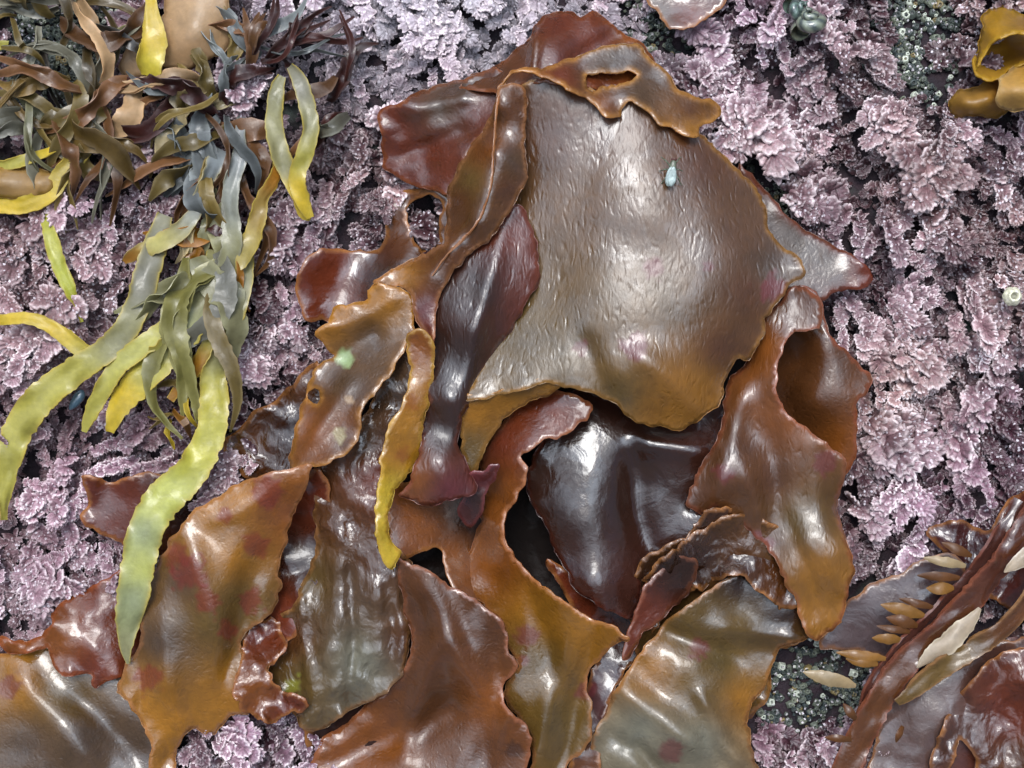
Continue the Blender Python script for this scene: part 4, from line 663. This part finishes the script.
# ------------------------------------------------------------ winged kelp, lower right
r = empty('winged_kelp', 950, 640, -20, 'dark brown winged kelp with leaflets along its midrib at the lower right', 'seaweed')
sheet('lamina', [(820, 640), (850, 600), (865, 590), (900, 572), (935, 555), (960, 560), (965, 600), (940, 640), (905, 660), (860, 652), (830, 650)],
      [(830, 642, 4), (900, 575, 22), (950, 560, 28), (880, 640, 14), (930, 630, 24), (960, 600, 26), (890, 610, 24)], M_DK, r, cols=[(880, 620, (.09, .06, .06)), (940, 590, (.06, .03, .03))], seed=80, ruf=(2, 30, 8))
sheet('lamina', [(870, 760), (890, 700), (920, 670), (960, 650), (1010, 640), (1060, 650), (1060, 800), (860, 810)],
      [(880, 740, 10), (920, 680, 18), (980, 660, 20), (1040, 660, 14), (900, 790, 24), (960, 720, 30), (1020, 720, 10), (960, 790, 14), (1050, 780, 20)], M_DK, r, cols=[(930, 730, (.10, .06, .05)), (1000, 700, (.07, .03, .02)), (1000, 760, RB)], seed=81, und=(8, 50), ruf=(3, 30, 10))
sheet('lamina', [(925, 790), (935, 745), (955, 705), (975, 675), (1000, 655), (1030, 650), (1060, 690), (1060, 800), (985, 800), (975, 760), (962, 740), (950, 770), (945, 800)],
      [(930, 780, 24), (960, 710, 34), (1000, 660, 40), (990, 720, 24), (1020, 700, 40), (1010, 760, 30), (970, 750, 34), (1050, 770, 40), (955, 780, 26)], M_WR, r, cols=[(960, 730, (.07, .03, .02)), (1010, 720, RB), (1015, 760, BR)], seed=82, und=(6, 26), ruf=(6, 20, 12))
sheet('lamina', [(930, 530), (960, 520), (990, 530), (1010, 500), (1060, 490), (1060, 620), (1010, 610), (985, 590), (960, 575), (940, 550)],
      [(935, 535, 8), (990, 535, 20), (1020, 505, 20), (1050, 600, 20), (980, 580, 22), (1020, 560, 34), (950, 560, 10)], M_WR, r, cols=[(980, 550, (.06, .02, .02)), (1030, 520, RB)], seed=83, und=(6, 26), ruf=(6, 20, 10))
ribbon('midrib', [(1040, 500, 44, 16, 0), (1019, 536, 48, 22, 10), (992, 577, 50, 26, 15), (947, 626, 52, 24, 15), (905, 665, 50, 26, 10), (875, 710, 46, 28, 5), (850, 760, 40, 28, 0), (835, 800, 34, 28, 0)], M_SM, r, cols=[(1010, 550, (.07, .02, .01)), (950, 620, (.07, .022, .01)), (880, 710, BR)], cup=.06, rim=(.2, .06, .03), seed=84, thick=4)
ribbon('wing', [(1020, 500, 36, 14, 0), (985, 560, 42, 14, 20), (940, 610, 44, 14, 20), (895, 655, 44, 13, 20), (868, 695, 42, 10, 20), (858, 730, 38, 6, 0)], M_SM, r, cols=[(0, 0, (.06, .02, .014))], seed=85, thick=3, rim=(.16, .05, .03))
ribbon('side_strap', [(1045, 560, 50, 12, 0), (1028, 600, 56, 16, 20), (1005, 628, 58, 18, 10), (975, 648, 58, 20, 0), (940, 670, 56, 20, 0), (915, 690, 52, 15, 0), (897, 703, 46, 8, 0)], M_SM, r, cols=[(1010, 620, BR), (950, 660, OL)], seed=86, rim=(.26, .13, .05), thick=3)
LA, LC, LB = (.26, .12, .025), (.36, .26, .14), (.13, .05, .015)
lf = [(846, 682, 206, 40, 16, LC), (868, 660, 188, 30, 12, LA), (876, 655, 205, 34, 11, LA), (892, 636, 190, 26, 13, LA), (900, 628, 200, 30, 12, LB), (908, 622, 196, 26, 14, LB), (915, 612, 204, 34, 14, LA),
      (924, 604, 200, 32, 12, LB), (944, 584, 190, 24, 13, LA), (950, 574, 196, 34, 13, LB), (956, 562, 196, 34, 13, LC), (962, 552, 205, 30, 12, LB), (842, 736, 185, 22, 9, LB), (846, 716, 240, 26, 10, LB), (893, 722, 100, 26, 8, LB)]
for i, (x, y, a, ln, w_, c) in enumerate(lf):
    rq = random.Random(i); ln *= rq.uniform(1.0, 1.45); w_ *= rq.uniform(.6, 1.0); a += rq.uniform(-14, 14)
    a = math.radians(a); dx, dy = math.cos(a)*ln, math.sin(a)*ln*-1*-0.6
    ribbon('leaflet', [(x+10, y+4, 48, 4, 0), (x+10+dx*.18, y+4+dy*.18, 52, w_*.75, 10), (x+10+dx*.4, y+4+dy*.4, 55, w_, 0), (x+10+dx*.65, y+4+dy*.65, 55, w_*.95, 0), (x+10+dx*.88, y+4+dy*.88, 52, w_*.6, 0), (x+10+dx*1.05, y+4+dy*1.05, 50, 1, 0)], M_ST, r, cols=[(0, 0, c)], cup=.12, nw=9, seed=90+i, thick=1, rim=None, step=2.5, ruf=(.05, 10))
ribbon('broad_leaflet', [(980, 608, 56, 4, 0), (968, 624, 60, 16, 10), (950, 640, 62, 22, 0), (930, 656, 58, 15, 0), (917, 668, 54, 2, 0)], M_ST, r, cols=[(0, 0, (.42, .33, .24))], nw=9, seed=120, cup=.2, thick=3, rim=(.7, .6, .45))
ribbon('broad_leaflet', [(1045, 545, 56, 18, 0), (1028, 556, 60, 18, 0), (1012, 566, 58, 11, 0), (1004, 572, 54, 2, 0)], M_ST, r, cols=[(0, 0, (.42, .33, .24))], nw=9, seed=121, cup=.2, thick=3, rim=(.7, .6, .5))

# ------------------------------------------------------------ fly on the big blade
def skin_mesh(verts, edges, radii, sub=2):
    me = bpy.data.meshes.new('tmp'); me.from_pydata(verts, edges, []); o = bpy.data.objects.new('tmp', me); C.objects.link(o)
    m = o.modifiers.new('s', 'SKIN'); s = o.modifiers.new('ss', 'SUBSURF'); s.levels = sub; s.render_levels = sub
    for i, v in enumerate(me.skin_vertices[0].data): v.radius = (radii[i], radii[i]); v.use_root = (i == 0)
    dg = bpy.context.evaluated_depsgraph_get(); ev = o.evaluated_get(dg); m2 = bpy.data.meshes.new_from_object(ev); bpy.data.objects.remove(o)
    return m2
fx, fy, fz = 671, 172, 96.0
r = empty('fly', fx, fy, fz, 'small grey fly with clear wings resting on the largest brown blade', 'fly')
b = lambda x, y, z: ((x-fx)*S, -(y-fy)*S, z*S)
verts = [b(672, 170, 5), b(672.5, 165.5, 5.3), b(673, 161.5, 5.2), b(671, 174, 4.8), b(669.5, 180, 4.2), b(669, 185, 3.4)]
edges = [(0, 1), (1, 2), (0, 3), (3, 4), (4, 5)]; rad = [3.6, 3.4, 3.0, 3.0, 2.7, 1.2]
for sd in (-1, 1):
    for k, (oy, ey, ox) in enumerate([(166, 159, 8), (170, 171, 10), (174, 183, 9)]):
        i0 = len(verts); verts += [b(671.5+sd*2.5, oy, 3.6), b(671+sd*ox*.65, (oy+ey)/2, 5.5), b(671+sd*ox, ey, 0.3), b(671+sd*(ox+1.6), ey+(ey-oy)*.15, -.4)]
        edges += [(0, i0), (i0, i0+1), (i0+1, i0+2), (i0+2, i0+3)]; rad += [.9, .7, .55, .4]
me = skin_mesh(verts, edges, [q*S for q in rad]); me.materials.clear(); me.materials.append(simple('fly_body_grey', (0.07, .08, .05), .4, .2))
me.polygons.foreach_set('use_smooth', np.ones(len(me.polygons), bool)); me.polygons.foreach_set('material_index', np.zeros(len(me.polygons), np.int32))
o = bpy.data.objects.new('body', me); C.objects.link(o); o.parent = r
wm = simple('fly_wing', (.30, .36, .34), .35, .2, alpha=.92)
for sd in (-1, 1):
    n_ = 14; Vv = []
    for rr_ in (0.02, .35, .7, 1):
        for k in range(n_):
            an = 2*math.pi*k/n_; u_ = math.cos(an)*rr_; v_ = math.sin(an)*rr_
            lx = 671.2+sd*1.1+sd*v_*(3.9+.6*u_)-(u_+1)*1.1; ly = 177.5+u_*9.0
            Vv.append(np.array(W(fx, fy, fz))+np.array(b(lx, ly, 9.6-(u_+1)*1.2+sd*.25-abs(v_)*.8)))
    Ff = [(q*n_+k, q*n_+(k+1) % n_, (q+1)*n_+(k+1) % n_, (q+1)*n_+k) for q in range(3) for k in range(n_)]
    raw('wing', Vv, np.array(Ff), wm, r, None, True, .25)
    ey = []
    for q in range(6):
        for k in range(8):
            p_ = math.pi*q/5; an = 2*math.pi*k/8; ey.append(np.array(W(fx, fy, fz))+np.array(b(673+sd*1.5+1.25*math.sin(p_)*math.cos(an), 161.4+1.4*math.sin(p_)*math.sin(an), 6+1.2*math.cos(p_))))
    raw('eye', ey, np.array([(q*8+k, q*8+(k+1) % 8, (q+1)*8+(k+1) % 8, (q+1)*8+k) for q in range(5) for k in range(8)]), simple('fly_eye_red', (.05, .012, .01), .3), r)
# ------------------------------------------------------------ snails, barnacle, mussel
def snail(x, y, z, rad, h, ang, label, c1, c2):
    nt_, turns, m = 90, 3.6, 12; V = []; cl = []
    ax_ = Matrix.Rotation(math.radians(ang), 3, 'Z') @ Matrix.Rotation(math.radians(48), 3, 'X')
    for i in range(nt_):
        t = i/(nt_-1); an = -t*turns*2*math.pi; g = (1-t)**1.25; R = rad*.58*g; rr_ = rad*.62*g+.15
        for k in range(m):
            b_ = 2*math.pi*k/m; p_ = Vector(((R+rr_*math.cos(b_))*math.cos(an), (R+rr_*math.cos(b_))*math.sin(an), h*(1-g)+rr_*.9*math.sin(b_)))
            p_ = ax_ @ p_; V.append(((x-512)*S+p_.x*S, (384-y)*S+p_.y*S, (z+p_.z)*S)); q = .5+.5*math.sin(an*7+b_*2); cl.append(np.array(c1)*q+np.array(c2)*(1-q))
    F_ = [(i*m+k, i*m+(k+1) % m, (i+1)*m+(k+1) % m, (i+1)*m+k) for i in range(nt_-1) for k in range(m)]+[]
    F_ = np.array(F_); o = raw('sea_snail', V, F_, M_DK, None, np.array(cl)); return tag(o, label, 'snail', 'sea snails on the coralline algae')
snail(804, 36, 30, 17, 26, 200, 'larger striped grey green snail on the mauve algae near the top', (.20, .22, .16), (.035, .045, .045))
snail(787, 20, 28, 12, 20, 120, 'smaller dark snail touching the larger striped snail', (.10, .15, .12), (.04, .05, .05))
def cone(name, x, y, z, r0, col, mat, label, cat):
    seg = 28; prof = [(1, 0), (.85, .45), (.6, .9), (.5, 1.0), (.42, .92), (.3, .5), (0.01, .42)]; V = []; cl = []
    for rr_, zz in prof:
        for s in range(seg):
            an = 2*math.pi*s/seg; j = 1+.10*abs(math.cos(an*3))*rr_; V.append(((x-512+r0*rr_*j*math.cos(an))*S, (384-y+r0*rr_*j*math.sin(an))*S, (z+r0*zz*.9)*S)); cl.append(np.array(col)*(.35 if rr_ < .4 else 1))
    F_ = np.array([(q*seg+s, q*seg+(s+1) % seg, (q+1)*seg+(s+1) % seg, (q+1)*seg+s) for q in range(6) for s in range(seg)])
    return tag(raw(name, V, F_, mat, None, np.array(cl)), label, cat)
cone('barnacle', 1003, 298, 26, 9, (.55, .52, .38), M_CO, 'single cream barnacle on the mauve algae near the right edge', 'barnacle')
V = []; cl = []
for q in range(9):
    for k in range(14):
        p_ = math.pi*q/8; an = 2*math.pi*k/14; xx = 12*math.cos(p_); rr_ = 6.5*math.sin(p_)*(1+.35*math.cos(p_)); V.append(((82-512+xx*.6-rr_*math.cos(an)*.6)*S, (384-400+xx*.8+rr_*math.cos(an)*.6)*S, (10+rr_*math.sin(an)*.7+8)*S)); cl.append((.05, .09, .12))
o = raw('mussel', V, np.array([(q*14+k, q*14+(k+1) % 14, (q+1)*14+(k+1) % 14, (q+1)*14+k) for q in range(8) for k in range(14)]), M_DK, None, np.array(cl)); tag(o, 'tiny blue black mussel below the long olive yellow strap', 'mussel')
